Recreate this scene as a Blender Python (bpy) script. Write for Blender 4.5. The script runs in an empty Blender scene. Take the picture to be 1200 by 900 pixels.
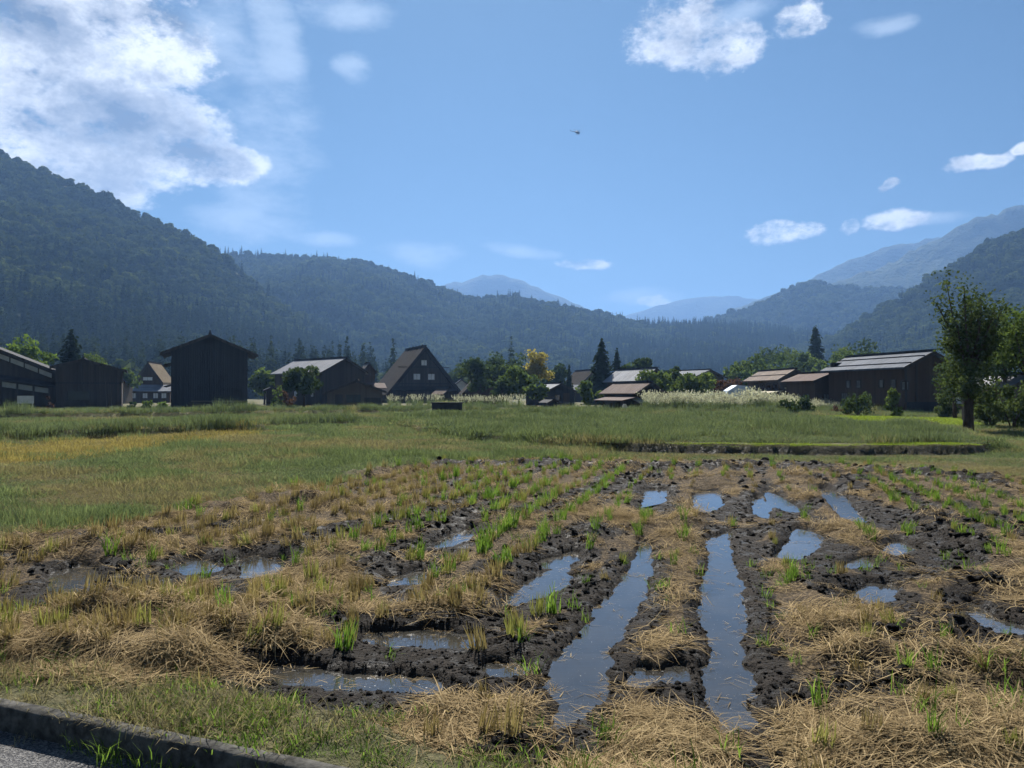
import bpy, math, random
import numpy as np
from mathutils import Vector, Matrix

random.seed(5)
rng = np.random.default_rng(11)
sc = bpy.context.scene
COL = sc.collection
R = math.radians

# ------------------------------------------------------------------ camera
CAM_Z, F, HOR = 1.62, 890.0, 462.0          # eye height, focal length and horizon row of the 1200x900 frame
cam = bpy.data.cameras.new('camera')
cam.sensor_width = 36.0
cam.lens = 36.0 * F / 1200.0
cam.clip_start, cam.clip_end = 0.05, 30000
camo = bpy.data.objects.new('camera', cam); COL.objects.link(camo)
camo.location = (0, 0, CAM_Z)
PITCH = math.atan((HOR - 450) / F)
camo.rotation_euler = (R(90) + PITCH, 0, 0)
sc.camera = camo

# ------------------------------------------------------------------ sun, exposure
SUN_AZ, SUN_EL = R(-4), R(43)
SKY_STRENGTH = 0.05
sc.view_settings.view_transform = 'Standard'
sc.view_settings.look = 'None'
sc.view_settings.gamma = 1
sc.view_settings.use_curve_mapping = False
sc.view_settings.exposure = 1.15
sl = bpy.data.lights.new('sun', 'SUN'); sl.energy = 5.0; sl.angle = R(0.53); sl.color = (1.0, 0.95, 0.87)
so = bpy.data.objects.new('sun', sl); COL.objects.link(so)
sd = Vector((math.sin(SUN_AZ) * math.cos(SUN_EL), math.cos(SUN_AZ) * math.cos(SUN_EL), math.sin(SUN_EL)))
so.rotation_euler = (-sd).to_track_quat('-Z', 'Y').to_euler()
so.location = (0, 0, 50)
cy = sc.cycles
cy.max_bounces = 3; cy.diffuse_bounces = 1; cy.glossy_bounces = 2; cy.transmission_bounces = 3
cy.volume_bounces = 0; cy.transparent_max_bounces = 6
cy.caustics_reflective = False; cy.caustics_refractive = False
cy.use_denoising = True
cy.use_adaptive_sampling = True; cy.adaptive_threshold = 0.03
cy.sample_clamp_indirect = 6.0


# ------------------------------------------------------------------ node helper
class NT:
    def __init__(self, nt):
        self.nt = nt
    def new(self, t, **kw):
        n = self.nt.nodes.new(t)
        for k, v in kw.items():
            setattr(n, k, v)
        return n
    def put(self, sock, v):
        if hasattr(v, 'is_output'):
            self.nt.links.new(v, sock)
        elif isinstance(v, (tuple, list)):
            v = tuple(v)
            sock.default_value = v if len(v) == len(sock.default_value) else (v + (1.0,))[:len(sock.default_value)]
        else:
            sock.default_value = v
    def m(self, op, a, b=None, c=None, clamp=False):
        n = self.new('ShaderNodeMath', operation=op, use_clamp=clamp)
        for i, v in enumerate((a, b, c)):
            if v is not None:
                self.put(n.inputs[i], v)
        return n.outputs[0]
    def vm(self, op, a, b=None, c=None, out=0):
        n = self.new('ShaderNodeVectorMath', operation=op)
        for i, v in enumerate((a, b, c)):
            if v is not None:
                self.put(n.inputs[i], v)
        return n.outputs['Value' if out else 'Vector']
    def ss(self, v, lo, hi, a=0.0, b=1.0):
        n = self.new('ShaderNodeMapRange', interpolation_type='SMOOTHSTEP')
        self.put(n.inputs['Value'], v)
        n.inputs['From Min'].default_value = lo; n.inputs['From Max'].default_value = hi
        n.inputs['To Min'].default_value = a; n.inputs['To Max'].default_value = b
        return n.outputs[0]
    def mix(self, f, a, b, blend='MIX'):
        n = self.new('ShaderNodeMix', data_type='RGBA', blend_type=blend)
        self.put(n.inputs[0], f); self.put(n.inputs[6], a); self.put(n.inputs[7], b)
        return n.outputs[2]
    def noise(self, vec, scale, detail=4.0, rough=0.5, out='Fac', dist=0.0):
        n = self.new('ShaderNodeTexNoise')
        if vec is not None:
            self.put(n.inputs['Vector'], vec)
        n.inputs['Scale'].default_value = scale
        n.inputs['Detail'].default_value = detail
        n.inputs['Roughness'].default_value = rough
        n.inputs['Distortion'].default_value = dist
        return n.outputs[out]
    def attr(self, name):
        return self.new('ShaderNodeAttribute', attribute_name=name).outputs['Fac']
    def bump(self, h, strength, dist):
        n = self.new('ShaderNodeBump')
        n.inputs['Strength'].default_value = strength; n.inputs['Distance'].default_value = dist
        self.put(n.inputs['Height'], h)
        return n.outputs[0]


# ------------------------------------------------------------------ world: sky and clouds
world = bpy.data.worlds.new('World'); sc.world = world; world.use_nodes = True
w = NT(world.node_tree); world.node_tree.nodes.clear()
sky = w.new('ShaderNodeTexSky', sky_type='NISHITA')
sky.sun_disc = False; sky.sun_elevation = SUN_EL; sky.sun_rotation = SUN_AZ
sky.altitude = 500; sky.air_density = 1.0; sky.dust_density = 0.35; sky.ozone_density = 1.4
tc = w.new('ShaderNodeTexCoord').outputs['Generated']
sx = w.new('ShaderNodeSeparateXYZ'); w.put(sx.inputs[0], tc)
az = w.m('ARCTAN2', sx.outputs[0], sx.outputs[1])
el = w.m('ARCSINE', sx.outputs[2])
cx = w.new('ShaderNodeCombineXYZ'); w.put(cx.inputs[0], az); w.put(cx.inputs[1], el)
p2 = cx.outputs[0]
def dirof(px, py):
    a = math.atan((px - 600) / F)
    return a, math.atan((HOR - py) / math.hypot(F, px - 600))
def blobs(lst, warp):
    r = None
    for px, py, a, b in lst:
        c = dirof(px, py)
        s = (F / (a * math.cos(c[0]) ** 2), F / (b * math.cos(c[0])), 0)
        q = w.vm('MULTIPLY_ADD', warp, s, (-c[0] * s[0], -c[1] * s[1], 0))
        d = w.vm('DOT_PRODUCT', q, q, out=1)
        r = d if r is None else w.m('MINIMUM', r, d)
    return w.m('SUBTRACT', 1.0, r)
CUM = [(20, 70, 190, 95), (110, 150, 165, 75), (230, 190, 85, 26), (-150, 110, 240, 150), (165, 45, 100, 55), (70, 205, 130, 40),
       (800, 38, 70, 36), (845, 50, 55, 30), (935, 22, 34, 18), (865, 68, 22, 9), (920, 271, 46, 14), (1052, 257, 46, 13),
       (998, 264, 15, 11), (1042, 218, 14, 6), (1150, 186, 40, 10), (1206, 172, 16, 7), (684, 308, 27, 7), (760, 356, 24, 6),
       (-520, 60, 420, 160), (1560, 120, 160, 50), (1800, 260, 140, 34), (1480, 330, 90, 20)]
rs = random.Random(3)
wn = w.noise(tc, 14.0, 3.0, 0.6, 'Color')
warp = w.vm('MULTIPLY_ADD', w.vm('SUBTRACT', wn, (0.5, 0.5, 0.5)), (0.055, 0.032, 0), p2)
BIG = CUM[:6] + [(-520, 60, 420, 160)]
r_f = w.m('MINIMUM', blobs([c for c in CUM if c not in BIG], warp), 0.5)
r_big = w.m('MULTIPLY', w.m('MINIMUM', blobs(BIG, warp), 0.6), 1.6)
r_b = None
for k in range(12):                                   # the same fair-weather clouds go on behind the viewer
    a0 = rs.choice((-1, 1)) * rs.uniform(1.3, 3.0); e0 = rs.uniform(0.12, 0.75); aa = rs.uniform(0.06, 0.3); bb = aa * rs.uniform(0.25, 0.45)
    q = w.vm('MULTIPLY_ADD', warp, (1 / aa, 1 / bb, 0), (-a0 / aa, -e0 / bb, 0))
    d = w.vm('DOT_PRODUCT', q, q, out=1)
    r_b = d if r_b is None else w.m('MINIMUM', r_b, d)
r_f = w.m('MAXIMUM', w.m('MAXIMUM', r_f, r_big), w.m('MINIMUM', w.m('SUBTRACT', 1.0, r_b), 0.5))
def cloud_noise(off):
    v = w.vm('ADD', w.vm('MULTIPLY', tc, (1.0, 1.0, 1.7)), off)
    return w.noise(v, 8.0, 6.0, 0.66)
n1 = cloud_noise((0, 0, 0))
n2 = cloud_noise((0.012, 0.0, 0.045))                 # the same field a little closer to the sun: lit and shaded sides
n3 = w.noise(w.vm('MULTIPLY', tc, (1.0, 1.0, 1.6)), 5.0, 2.0, 0.55)
nh = w.noise(w.vm('MULTIPLY', tc, (1.0, 1.0, 1.5)), 42.0, 4.0, 0.68)
dens = w.m('ADD', w.m('MAXIMUM', r_f, -2.2), w.m('ADD', w.m('MULTIPLY', w.m('SUBTRACT', n1, 0.49), 2.6), w.m('MULTIPLY', w.m('SUBTRACT', nh, 0.5), 2.0)))
alpha = w.ss(dens, -0.2, 0.95)
lit = w.m('ADD', w.m('MULTIPLY_ADD', w.m('SUBTRACT', n1, n2), 4.2, 0.80), w.m('MULTIPLY', w.m('SUBTRACT', nh, 0.5), 0.8))
thick = w.ss(w.m('ADD', dens, w.m('MULTIPLY', w.m('SUBTRACT', n3, 0.5), 3.0)), 0.3, 1.55)
shade = w.m('MULTIPLY', lit, w.m('MULTIPLY_ADD', thick, -0.72, 1.0), clamp=True)
cl_col = w.mix(shade, (0.085, 0.10, 0.125), (0.56, 0.56, 0.56))
# thin wisps
WISP = [(332, 60, 34, 95), (425, 12, 60, 22), (432, 85, 34, 18), (290, 268, 95, 28), (505, 294, 60, 14), (600, 290, 45, 8), (310, 160, 75, 100),
        (385, 280, 40, 12), (340, 330, 160, 30), (870, 12, 60, 14), (1030, 20, 40, 12), (1090, 255, 60, 10), (250, 60, 90, 80), (740, 355, 60, 12)]
ww = w.vm('MULTIPLY_ADD', w.vm('SUBTRACT', w.noise(tc, 6.0, 1.0, 0.5, 'Color'), (0.5, 0.5, 0.5)), (0.12, 0.06, 0), p2)
wr = blobs(WISP, ww)
wnz = w.noise(w.vm('MULTIPLY', tc, (1.0, 1.0, 2.2)), 11.0, 5.0, 0.62)
wa = w.ss(w.m('ADD', w.m('MAXIMUM', wr, -1.0), w.m('MULTIPLY', w.m('SUBTRACT', wnz, 0.52), 3.2)), -0.1, 1.5, 0.0, 0.55)
inv = 1.0 / SKY_STRENGTH
skyc = w.mix(1.0, sky.outputs[0], (0.29, 0.43, 0.49), 'MULTIPLY')
c1 = w.mix(wa, skyc, tuple(v * inv for v in (0.35, 0.40, 0.46)))
c2 = w.mix(w.m('MULTIPLY', alpha, 0.97), c1, w.mix(1.0, cl_col, (inv, inv, inv), 'MULTIPLY'))
bg = w.new('ShaderNodeBackground'); w.put(bg.inputs[0], c2); bg.inputs[1].default_value = SKY_STRENGTH
wo = w.new('ShaderNodeOutputWorld'); w.nt.links.new(bg.outputs[0], wo.inputs[0])


# ------------------------------------------------------------------ materials
MATS = {}
def new_mat(name):
    m = bpy.data.materials.new(name); m.use_nodes = True
    nt = NT(m.node_tree); m.node_tree.nodes.clear()
    out = nt.new('ShaderNodeOutputMaterial')
    MATS[name] = m
    return m, nt, out
def principled(nt, out, col, rough, spec=0.3, normal=None, ior=None, metallic=None):
    b = nt.new('ShaderNodeBsdfPrincipled')
    nt.put(b.inputs['Base Color'], col); nt.put(b.inputs['Roughness'], rough)
    nt.put(b.inputs['Specular IOR Level'], spec)
    if metallic is not None: nt.put(b.inputs['Metallic'], metallic)
    if ior: b.inputs['IOR'].default_value = ior
    if normal is not None: nt.put(b.inputs['Normal'], normal)
    nt.nt.links.new(b.outputs[0], out.inputs[0])
    return b
def rough_mat(name, c1, c2, scale=3.0, rough=0.85, spec=0.2, bump=0.3, bdist=0.02, stretch=(1, 1, 1), detail=5.0, metallic=None):
    m, nt, out = new_mat(name)
    oc = nt.new('ShaderNodeTexCoord').outputs['Object']
    v = nt.vm('MULTIPLY', oc, stretch)
    n = nt.noise(v, scale, detail, 0.6)
    big = nt.noise(oc, scale * 0.17, 3.0, 0.5)
    f = nt.ss(nt.m('ADD', nt.m('MULTIPLY', n, 0.65), nt.m('MULTIPLY', big, 0.35)), 0.33, 0.67)
    principled(nt, out, nt.mix(f, c1, c2), rough, spec, nt.bump(n, bump, bdist), metallic=metallic)
    return m
def leaf_mat(name, c1, c2, trans=0.35, objvar=0.35, gloss=0.0):
    m, nt, out = new_mat(name)
    rnd = nt.new('ShaderNodeObjectInfo').outputs['Random']
    f = nt.m('ADD', nt.m('MULTIPLY', nt.attr('v'), 1 - objvar), nt.m('MULTIPLY', rnd, objvar))
    if name in ('leaf_forest', 'leaf_cedar'):             # stands of one age or kind: tone drifts over the slope
        stand = nt.noise(nt.new('ShaderNodeObjectInfo').outputs['Location'], 0.016, 3.0, 0.6)
        f = nt.m('ADD', nt.m('MULTIPLY', f, 0.6), nt.m('MULTIPLY', nt.ss(stand, 0.36, 0.64), 0.4))
    col = nt.mix(f, c1, c2)
    d = nt.new('ShaderNodeBsdfDiffuse'); nt.put(d.inputs[0], col)
    t = nt.new('ShaderNodeBsdfTranslucent'); nt.put(t.inputs[0], nt.mix(1.0, col, (1.1, 1.2, 0.8), 'MULTIPLY'))
    mx = nt.new('ShaderNodeMixShader'); mx.inputs[0].default_value = trans
    nt.nt.links.new(d.outputs[0], mx.inputs[1]); nt.nt.links.new(t.outputs[0], mx.inputs[2])
    last = mx.outputs[0]
    if gloss:
        g = nt.new('ShaderNodeBsdfGlossy'); g.inputs['Roughness'].default_value = 0.42
        g.inputs[0].default_value = (1, 1, 1, 1)
        m2 = nt.new('ShaderNodeMixShader'); m2.inputs[0].default_value = gloss
        nt.nt.links.new(last, m2.inputs[1]); nt.nt.links.new(g.outputs[0], m2.inputs[2]); last = m2.outputs[0]
    nt.nt.links.new(last, out.inputs[0])
    return m

# wood siding: upright boards, weathered unevenly
def siding(name, c1, c2, boards=4.0):
    m, nt, out = new_mat(name)
    oc = nt.new('ShaderNodeTexCoord').outputs['Object']
    s = nt.new('ShaderNodeSeparateXYZ'); nt.put(s.inputs[0], oc)
    xy = nt.m('ADD', s.outputs[0], s.outputs[1])
    board = nt.m('FLOOR', nt.m('MULTIPLY', xy, boards))
    wn_ = nt.new('ShaderNodeTexWhiteNoise', noise_dimensions='1D'); nt.put(wn_.inputs['W'], board)
    fr = nt.m('FRACT', nt.m('MULTIPLY', xy, boards))
    gap = nt.m('MULTIPLY', nt.ss(fr, 0.0, 0.08), nt.ss(fr, 1.0, 0.92))
    n = nt.noise(nt.vm('MULTIPLY', oc, (1, 1, 0.12)), 5.0, 5.0, 0.6)
    col = nt.mix(nt.m('ADD', nt.m('MULTIPLY', wn_.outputs[0], 0.5), nt.m('MULTIPLY', n, 0.5)), c1, c2)
    principled(nt, out, col, 0.8, 0.25, nt.bump(gap, 0.6, 0.02))
    return m

siding('wood_black', (0.015, 0.015, 0.016), (0.042, 0.04, 0.04))
siding('wood_dark', (0.024, 0.02, 0.017), (0.085, 0.067, 0.055))
siding('wood_brown', (0.05, 0.03, 0.02), (0.10, 0.065, 0.045))
siding('wood_tan', (0.10, 0.075, 0.055), (0.16, 0.125, 0.095))
rough_mat('plaster', (0.48, 0.48, 0.47), (0.62, 0.62, 0.6), 2.0, 0.9, 0.1, 0.1)
rough_mat('paper_screen', (0.62, 0.64, 0.66), (0.78, 0.79, 0.8), 1.5, 0.6, 0.3, 0.05)
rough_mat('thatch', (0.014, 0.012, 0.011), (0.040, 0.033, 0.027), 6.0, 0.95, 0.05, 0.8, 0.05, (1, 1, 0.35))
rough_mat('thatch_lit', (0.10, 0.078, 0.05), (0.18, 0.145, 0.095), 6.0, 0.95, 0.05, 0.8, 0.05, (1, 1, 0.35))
def metal_roof(name, c1, c2, rough=0.5, spec=0.4, pitch=3.0):
    m, nt, out = new_mat(name)
    oc = nt.new('ShaderNodeTexCoord').outputs['Object']
    s = nt.new('ShaderNodeSeparateXYZ'); nt.put(s.inputs[0], oc)
    fr = nt.m('FRACT', nt.m('MULTIPLY', s.outputs[1], pitch))
    seam = nt.m('MULTIPLY', nt.ss(fr, 0.0, 0.1), nt.ss(fr, 1.0, 0.9))
    st = nt.noise(nt.vm('MULTIPLY', oc, (0.25, 2.0, 0.25)), 2.0, 5.0, 0.65)
    bl = nt.noise(oc, 0.5, 4.0, 0.6)
    col = nt.mix(nt.ss(nt.m('ADD', nt.m('MULTIPLY', st, 0.6), nt.m('MULTIPLY', bl, 0.4)), 0.35, 0.65), c1, c2)
    col = nt.mix(seam, nt.mix(0.5, col, (0.03, 0.03, 0.03)), col)
    principled(nt, out, col, rough, spec, nt.bump(seam, 0.5, 0.03))
    return m
metal_roof('roof_grey', (0.12, 0.125, 0.14), (0.21, 0.215, 0.235), 0.6, 0.2)
metal_roof('roof_silver', (0.075, 0.088, 0.11), (0.14, 0.158, 0.19), 0.7, 0.05)
metal_roof('roof_white', (0.14, 0.15, 0.17), (0.26, 0.275, 0.30), 0.7, 0.08)
metal_roof('roof_rust', (0.085, 0.052, 0.042), (0.135, 0.095, 0.08), 0.75, 0.06)
metal_roof('roof_tan', (0.11, 0.08, 0.062), (0.19, 0.145, 0.115), 0.75, 0.06)
metal_roof('roof_cream', (0.42, 0.36, 0.23), (0.52, 0.46, 0.32), 0.6, 0.2)
metal_roof('roof_dark', (0.025, 0.025, 0.028), (0.055, 0.055, 0.06), 0.85, 0.15)
rough_mat('stone_base', (0.10, 0.10, 0.10), (0.22, 0.21, 0.2), 3.0, 0.9, 0.2, 0.6, 0.05)
rough_mat('tarp_blue', (0.45, 0.55, 0.66), (0.62, 0.70, 0.78), 2.0, 0.4, 0.5, 0.4, 0.05)
rough_mat('bark', (0.035, 0.026, 0.02), (0.10, 0.075, 0.055), 9.0, 0.95, 0.1, 0.9, 0.04, (1, 1, 0.25))
rough_mat('concrete', (0.03, 0.029, 0.026), (0.115, 0.11, 0.098), 22.0, 0.92, 0.15, 0.7, 0.012)
rough_mat('helicopter_paint', (0.03, 0.04, 0.06), (0.05, 0.06, 0.09), 2.0, 0.35, 0.5, 0.0)
m, nt, out = new_mat('glass_dark')
principled(nt, out, (0.02, 0.024, 0.03), 0.08, 0.5)
m, nt, out = new_mat('asphalt')
oc = nt.new('ShaderNodeTexCoord').outputs['Object']
vo = nt.new('ShaderNodeTexVoronoi'); nt.put(vo.inputs['Vector'], oc); vo.inputs['Scale'].default_value = 130
na = nt.noise(oc, 1.3, 5.0, 0.6)
sep = nt.new('ShaderNodeSeparateColor'); nt.put(sep.inputs[0], vo.outputs['Color'])
ca = nt.mix(nt.ss(sep.outputs[0], 0.2, 1.0), (0.045, 0.046, 0.05), (0.19, 0.185, 0.18))
ca = nt.mix(nt.ss(na, 0.35, 0.7), ca, nt.mix(1.0, ca, (0.72, 0.70, 0.68), 'MULTIPLY'))
principled(nt, out, ca, 0.85, 0.3, nt.bump(vo.outputs['Distance'], 0.9, 0.006))

# field soil: mud / straw litter / weedy earth by masks of where each lies
m, nt, out = new_mat('field_soil')
oc = nt.new('ShaderNodeTexCoord').outputs['Object']
nf = nt.noise(oc, 38.0, 6.0, 0.65); nm = nt.noise(oc, 7.0, 5.0, 0.6); nb = nt.noise(oc, 0.7, 4.0, 0.6)
mudc = nt.mix(nt.ss(nm, 0.3, 0.7), (0.013, 0.011, 0.009), (0.034, 0.0275, 0.022))
strw = nt.mix(nt.ss(nf, 0.38, 0.66), (0.040, 0.030, 0.020), (0.20, 0.145, 0.082))
grs = nt.mix(nt.ss(nt.m('ADD', nt.m('MULTIPLY', nm, 0.5), nt.m('MULTIPLY', nb, 0.5)), 0.35, 0.65), (0.075, 0.082, 0.036), (0.17, 0.15, 0.08))
mf = nt.ss(nt.m('ADD', nt.attr('mud'), nt.m('MULTIPLY', nt.m('SUBTRACT', nm, 0.5), 0.9)), 0.35, 0.6)
col = nt.mix(mf, strw, mudc)
col = nt.mix(nt.attr('grass'), col, grs)
rg = nt.mix(mf, (0.95, 0.95, 0.95), nt.mix(nt.ss(nm, 0.36, 0.5), (0.45, 0.45, 0.45), (0.9, 0.9, 0.9)))
b = principled(nt, out, col, 0.8, 0.14, nt.bump(nt.m('ADD', nf, nt.m('MULTIPLY', nm, 2.0)), 1.0, 0.04))
nt.put(b.inputs['Roughness'], rg)

m, nt, out = new_mat('mud_clod')
oc = nt.new('ShaderNodeTexCoord').outputs['Object']
nm = nt.noise(oc, 5.0, 5.0, 0.6)
nt_c = nt.mix(nt.ss(nm, 0.3, 0.7), (0.014, 0.0115, 0.0095), (0.036, 0.029, 0.023))
principled(nt, out, nt_c, nt.ss(nm, 0.35, 0.5, 0.5, 0.95), 0.14, nt.bump(nt.noise(oc, 6.0, 5.0, 0.7), 1.0, 0.5))

m, nt, out = new_mat('puddle_water')
oc = nt.new('ShaderNodeTexCoord').outputs['Object']
nw = nt.noise(nt.vm('MULTIPLY', oc, (3.0, 9.0, 1)), 3.0, 2.0, 0.5)
nd = nt.noise(oc, 2.2, 4.0, 0.6)
scum = nt.noise(oc, 60.0, 3.0, 0.6)
wc = nt.mix(nt.ss(nd, 0.3, 0.7), (0.030, 0.029, 0.026), (0.050, 0.046, 0.038))
b = principled(nt, out, wc, nt.ss(scum, 0.66, 0.72, 0.03, 0.45), 0.5, nt.bump(nw, 0.04, 0.02), ior=1.55)

m, nt, out = new_mat('hill_floor')
oc = nt.new('ShaderNodeTexCoord').outputs['Object']
nm = nt.noise(oc, 0.03, 6.0, 0.6)
principled(nt, out, nt.mix(nt.ss(nm, 0.3, 0.7), (0.022, 0.034, 0.014), (0.05, 0.066, 0.025)), 0.95, 0.05)
m, nt, out = new_mat('far_wood')
oc = nt.new('ShaderNodeTexCoord').outputs['Object']
nm = nt.noise(oc, 0.006, 8.0, 0.65); n2_ = nt.noise(oc, 0.05, 4.0, 0.6)
principled(nt, out, nt.mix(nt.ss(nm, 0.35, 0.65), (0.03, 0.045, 0.022), (0.075, 0.09, 0.045)), 0.95, 0.05, nt.bump(n2_, 1.0, 14.0))

leaf_mat('leaf_forest', (0.012, 0.025, 0.010), (0.14, 0.165, 0.05), 0.25, 0.65)
leaf_mat('leaf_cedar', (0.014, 0.024, 0.014), (0.06, 0.08, 0.038), 0.2, 0.5)
leaf_mat('leaf_green', (0.045, 0.075, 0.022), (0.16, 0.20, 0.06), 0.42, 0.1)
leaf_mat('leaf_dark', (0.025, 0.045, 0.019), (0.095, 0.125, 0.05), 0.35, 0.1)
leaf_mat('leaf_bright', (0.08, 0.13, 0.025), (0.20, 0.26, 0.06), 0.4, 0.1)
leaf_mat('leaf_gold', (0.30, 0.24, 0.07), (0.55, 0.45, 0.16), 0.4, 0.1)
leaf_mat('leaf_red', (0.065, 0.035, 0.032), (0.13, 0.075, 0.06), 0.35, 0.1)
leaf_mat('leaf_glossy', (0.035, 0.055, 0.022), (0.13, 0.16, 0.065), 0.35, 0.1)
leaf_mat('straw', (0.080, 0.053, 0.027), (0.55, 0.42, 0.235), 0.25, 0.3, 0.0)
leaf_mat('stubble', (0.14, 0.096, 0.05), (0.38, 0.29, 0.155), 0.35, 0.35)
leaf_mat('stubble_green', (0.13, 0.14, 0.04), (0.36, 0.33, 0.12), 0.4, 0.35)
leaf_mat('blade_green', (0.06, 0.12, 0.02), (0.20, 0.28, 0.06), 0.5, 0.3)
leaf_mat('meadow', (0.075, 0.10, 0.052), (0.24, 0.275, 0.145), 0.42, 0.5)
leaf_mat('meadow_brown', (0.14, 0.118, 0.068), (0.36, 0.31, 0.18), 0.4, 0.5)
leaf_mat('meadow_gold', (0.22, 0.165, 0.065), (0.46, 0.36, 0.15), 0.4, 0.5)
leaf_mat('meadow_dark', (0.07, 0.095, 0.052), (0.24, 0.27, 0.15), 0.35, 0.5)
leaf_mat('lime_grass', (0.14, 0.19, 0.03), (0.32, 0.38, 0.08), 0.5, 0.3)
leaf_mat('plume', (0.26, 0.24, 0.21), (0.56, 0.53, 0.49), 0.45, 0.3)


# ------------------------------------------------------------------ mesh helpers
def tag(o, label=None, cat=None, group=None, kind=None):
    if label: o['label'] = label
    if cat: o['category'] = cat
    if group: o['group'] = group
    if kind: o['kind'] = kind
    return o
def link(o, parent=None):
    COL.objects.link(o)
    if parent is not None: o.parent = parent
    return o
def empty(name, loc, rz=0.0):
    o = bpy.data.objects.new(name, None); o.location = loc; o.rotation_euler = (0, 0, rz); o.empty_display_size = 0.3
    return link(o)
def mesh_np(name, verts, faces, mat=None, attrs=None, smooth=False):
    """verts (N,3); faces: list of (M,k) integer arrays"""
    me = bpy.data.meshes.new(name)
    verts = np.asarray(verts, np.float32)
    if not isinstance(faces, list): faces = [faces]
    faces = [np.asarray(f, np.int32) for f in faces if len(f)]
    me.vertices.add(len(verts)); me.vertices.foreach_set('co', verts.ravel())
    nl = sum(f.size for f in faces); npoly = sum(len(f) for f in faces)
    me.loops.add(nl); me.polygons.add(npoly)
    me.loops.foreach_set('vertex_index', np.concatenate([f.ravel() for f in faces]))
    tot = np.concatenate([np.full(len(f), f.shape[1], np.int32) for f in faces])
    st = np.concatenate([[0], np.cumsum(tot)[:-1]]).astype(np.int32)
    me.polygons.foreach_set('loop_start', st)
    try: me.polygons.foreach_set('loop_total', tot)
    except Exception: pass
    if smooth: me.polygons.foreach_set('use_smooth', np.ones(npoly, bool))
    for k, a in (attrs or {}).items():
        at = me.attributes.new(k, 'FLOAT', 'POINT'); at.data.foreach_set('value', np.asarray(a, np.float32))
    me.update(calc_edges=True)
    if mat: me.materials.append(MATS[mat] if isinstance(mat, str) else mat)
    return me
def obj(name, me, parent=None):
    return link(bpy.data.objects.new(name, me), parent)

class MB:
    """collects boxes, slabs and tubes; build() links them as one mesh object"""
    def __init__(self): self.v = []; self.f = []
    def poly(self, pts, faces):
        b = len(self.v); self.v += [tuple(p) for p in pts]; self.f += [tuple(b + i for i in f) for f in faces]
        return self
    def box(self, x0, x1, y0, y1, z0, z1):
        return self.poly([(x0, y0, z0), (x1, y0, z0), (x1, y1, z0), (x0, y1, z0), (x0, y0, z1), (x1, y0, z1), (x1, y1, z1), (x0, y1, z1)],
                         [(0, 3, 2, 1), (4, 5, 6, 7), (0, 1, 5, 4), (1, 2, 6, 5), (2, 3, 7, 6), (3, 0, 4, 7)])
    def prism(self, prof, y0, y1):                      # profile in xz swept along y
        n = len(prof)
        self.poly([(x, y0, z) for x, z in prof] + [(x, y1, z) for x, z in prof],
                  [tuple(range(n)), tuple(range(2 * n - 1, n - 1, -1))] + [(i, i + n, (i + 1) % n + n, (i + 1) % n) for i in range(n)])
        return self
    def tube(self, pts, rad, n=7):
        pts = [Vector(p) for p in pts]; b = len(self.v)
        for i, p in enumerate(pts):
            d = (pts[min(i + 1, len(pts) - 1)] - pts[max(i - 1, 0)]).normalized()
            a = d.orthogonal().normalized(); c = d.cross(a)
            for k in range(n):
                t = 2 * math.pi * k / n
                self.v.append(tuple(p + (a * math.cos(t) + c * math.sin(t)) * rad[i]))
        for i in range(len(pts) - 1):
            for k in range(n):
                q = b + i * n; k2 = (k + 1) % n
                self.f.append((q + k, q + k2, q + n + k2, q + n + k))
        self.f.append(tuple(b + k for k in range(n))[::-1]); self.f.append(tuple(b + (len(pts) - 1) * n + k for k in range(n)))
        return self
    def mesh(self, name, mat, smooth=False):
        me = bpy.data.meshes.new(name); me.from_pydata(self.v, [], self.f); me.update()
        if smooth: me.polygons.foreach_set('use_smooth', np.ones(len(me.polygons), bool))
        me.materials.append(MATS[mat]); return me
    def build(self, name, mat, parent=None, smooth=False):
        return obj(name, self.mesh(name, mat, smooth), parent)

# value noise
def _h(ix, iy, s):
    n = (ix * 374761393 + iy * 668265263 + s * 362437) & 0xFFFFFFFF
    n = ((n ^ (n >> 13)) * 1274126177) & 0xFFFFFFFF
    return ((n ^ (n >> 16)) & 0xFFFF) / 65535.0
def vnoise(x, y, s=0):
    x = np.asarray(x, float); y = np.asarray(y, float)
    ix = np.floor(x).astype(np.int64); iy = np.floor(y).astype(np.int64)
    fx = x - ix; fy = y - iy
    fx = fx * fx * fx * (fx * (fx * 6 - 15) + 10); fy = fy * fy * fy * (fy * (fy * 6 - 15) + 10)
    a = _h(ix, iy, s); b = _h(ix + 1, iy, s); c = _h(ix, iy + 1, s); d = _h(ix + 1, iy + 1, s)
    return (a + (b - a) * fx) * (1 - fy) + (c + (d - c) * fx) * fy
def fbm(x, y, o=4, s=0, g=0.5):
    t = 0; a = 1; n = 0
    for i in range(o):
        t = t + a * vnoise(x * 2 ** i + 17.3 * i, y * 2 ** i - 9.1 * i, s + i); n += a; a *= g
    return t / n
def ssn(v, lo, hi):
    t = np.clip((v - lo) / (hi - lo), 0, 1); return t * t * (3 - 2 * t)

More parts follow.
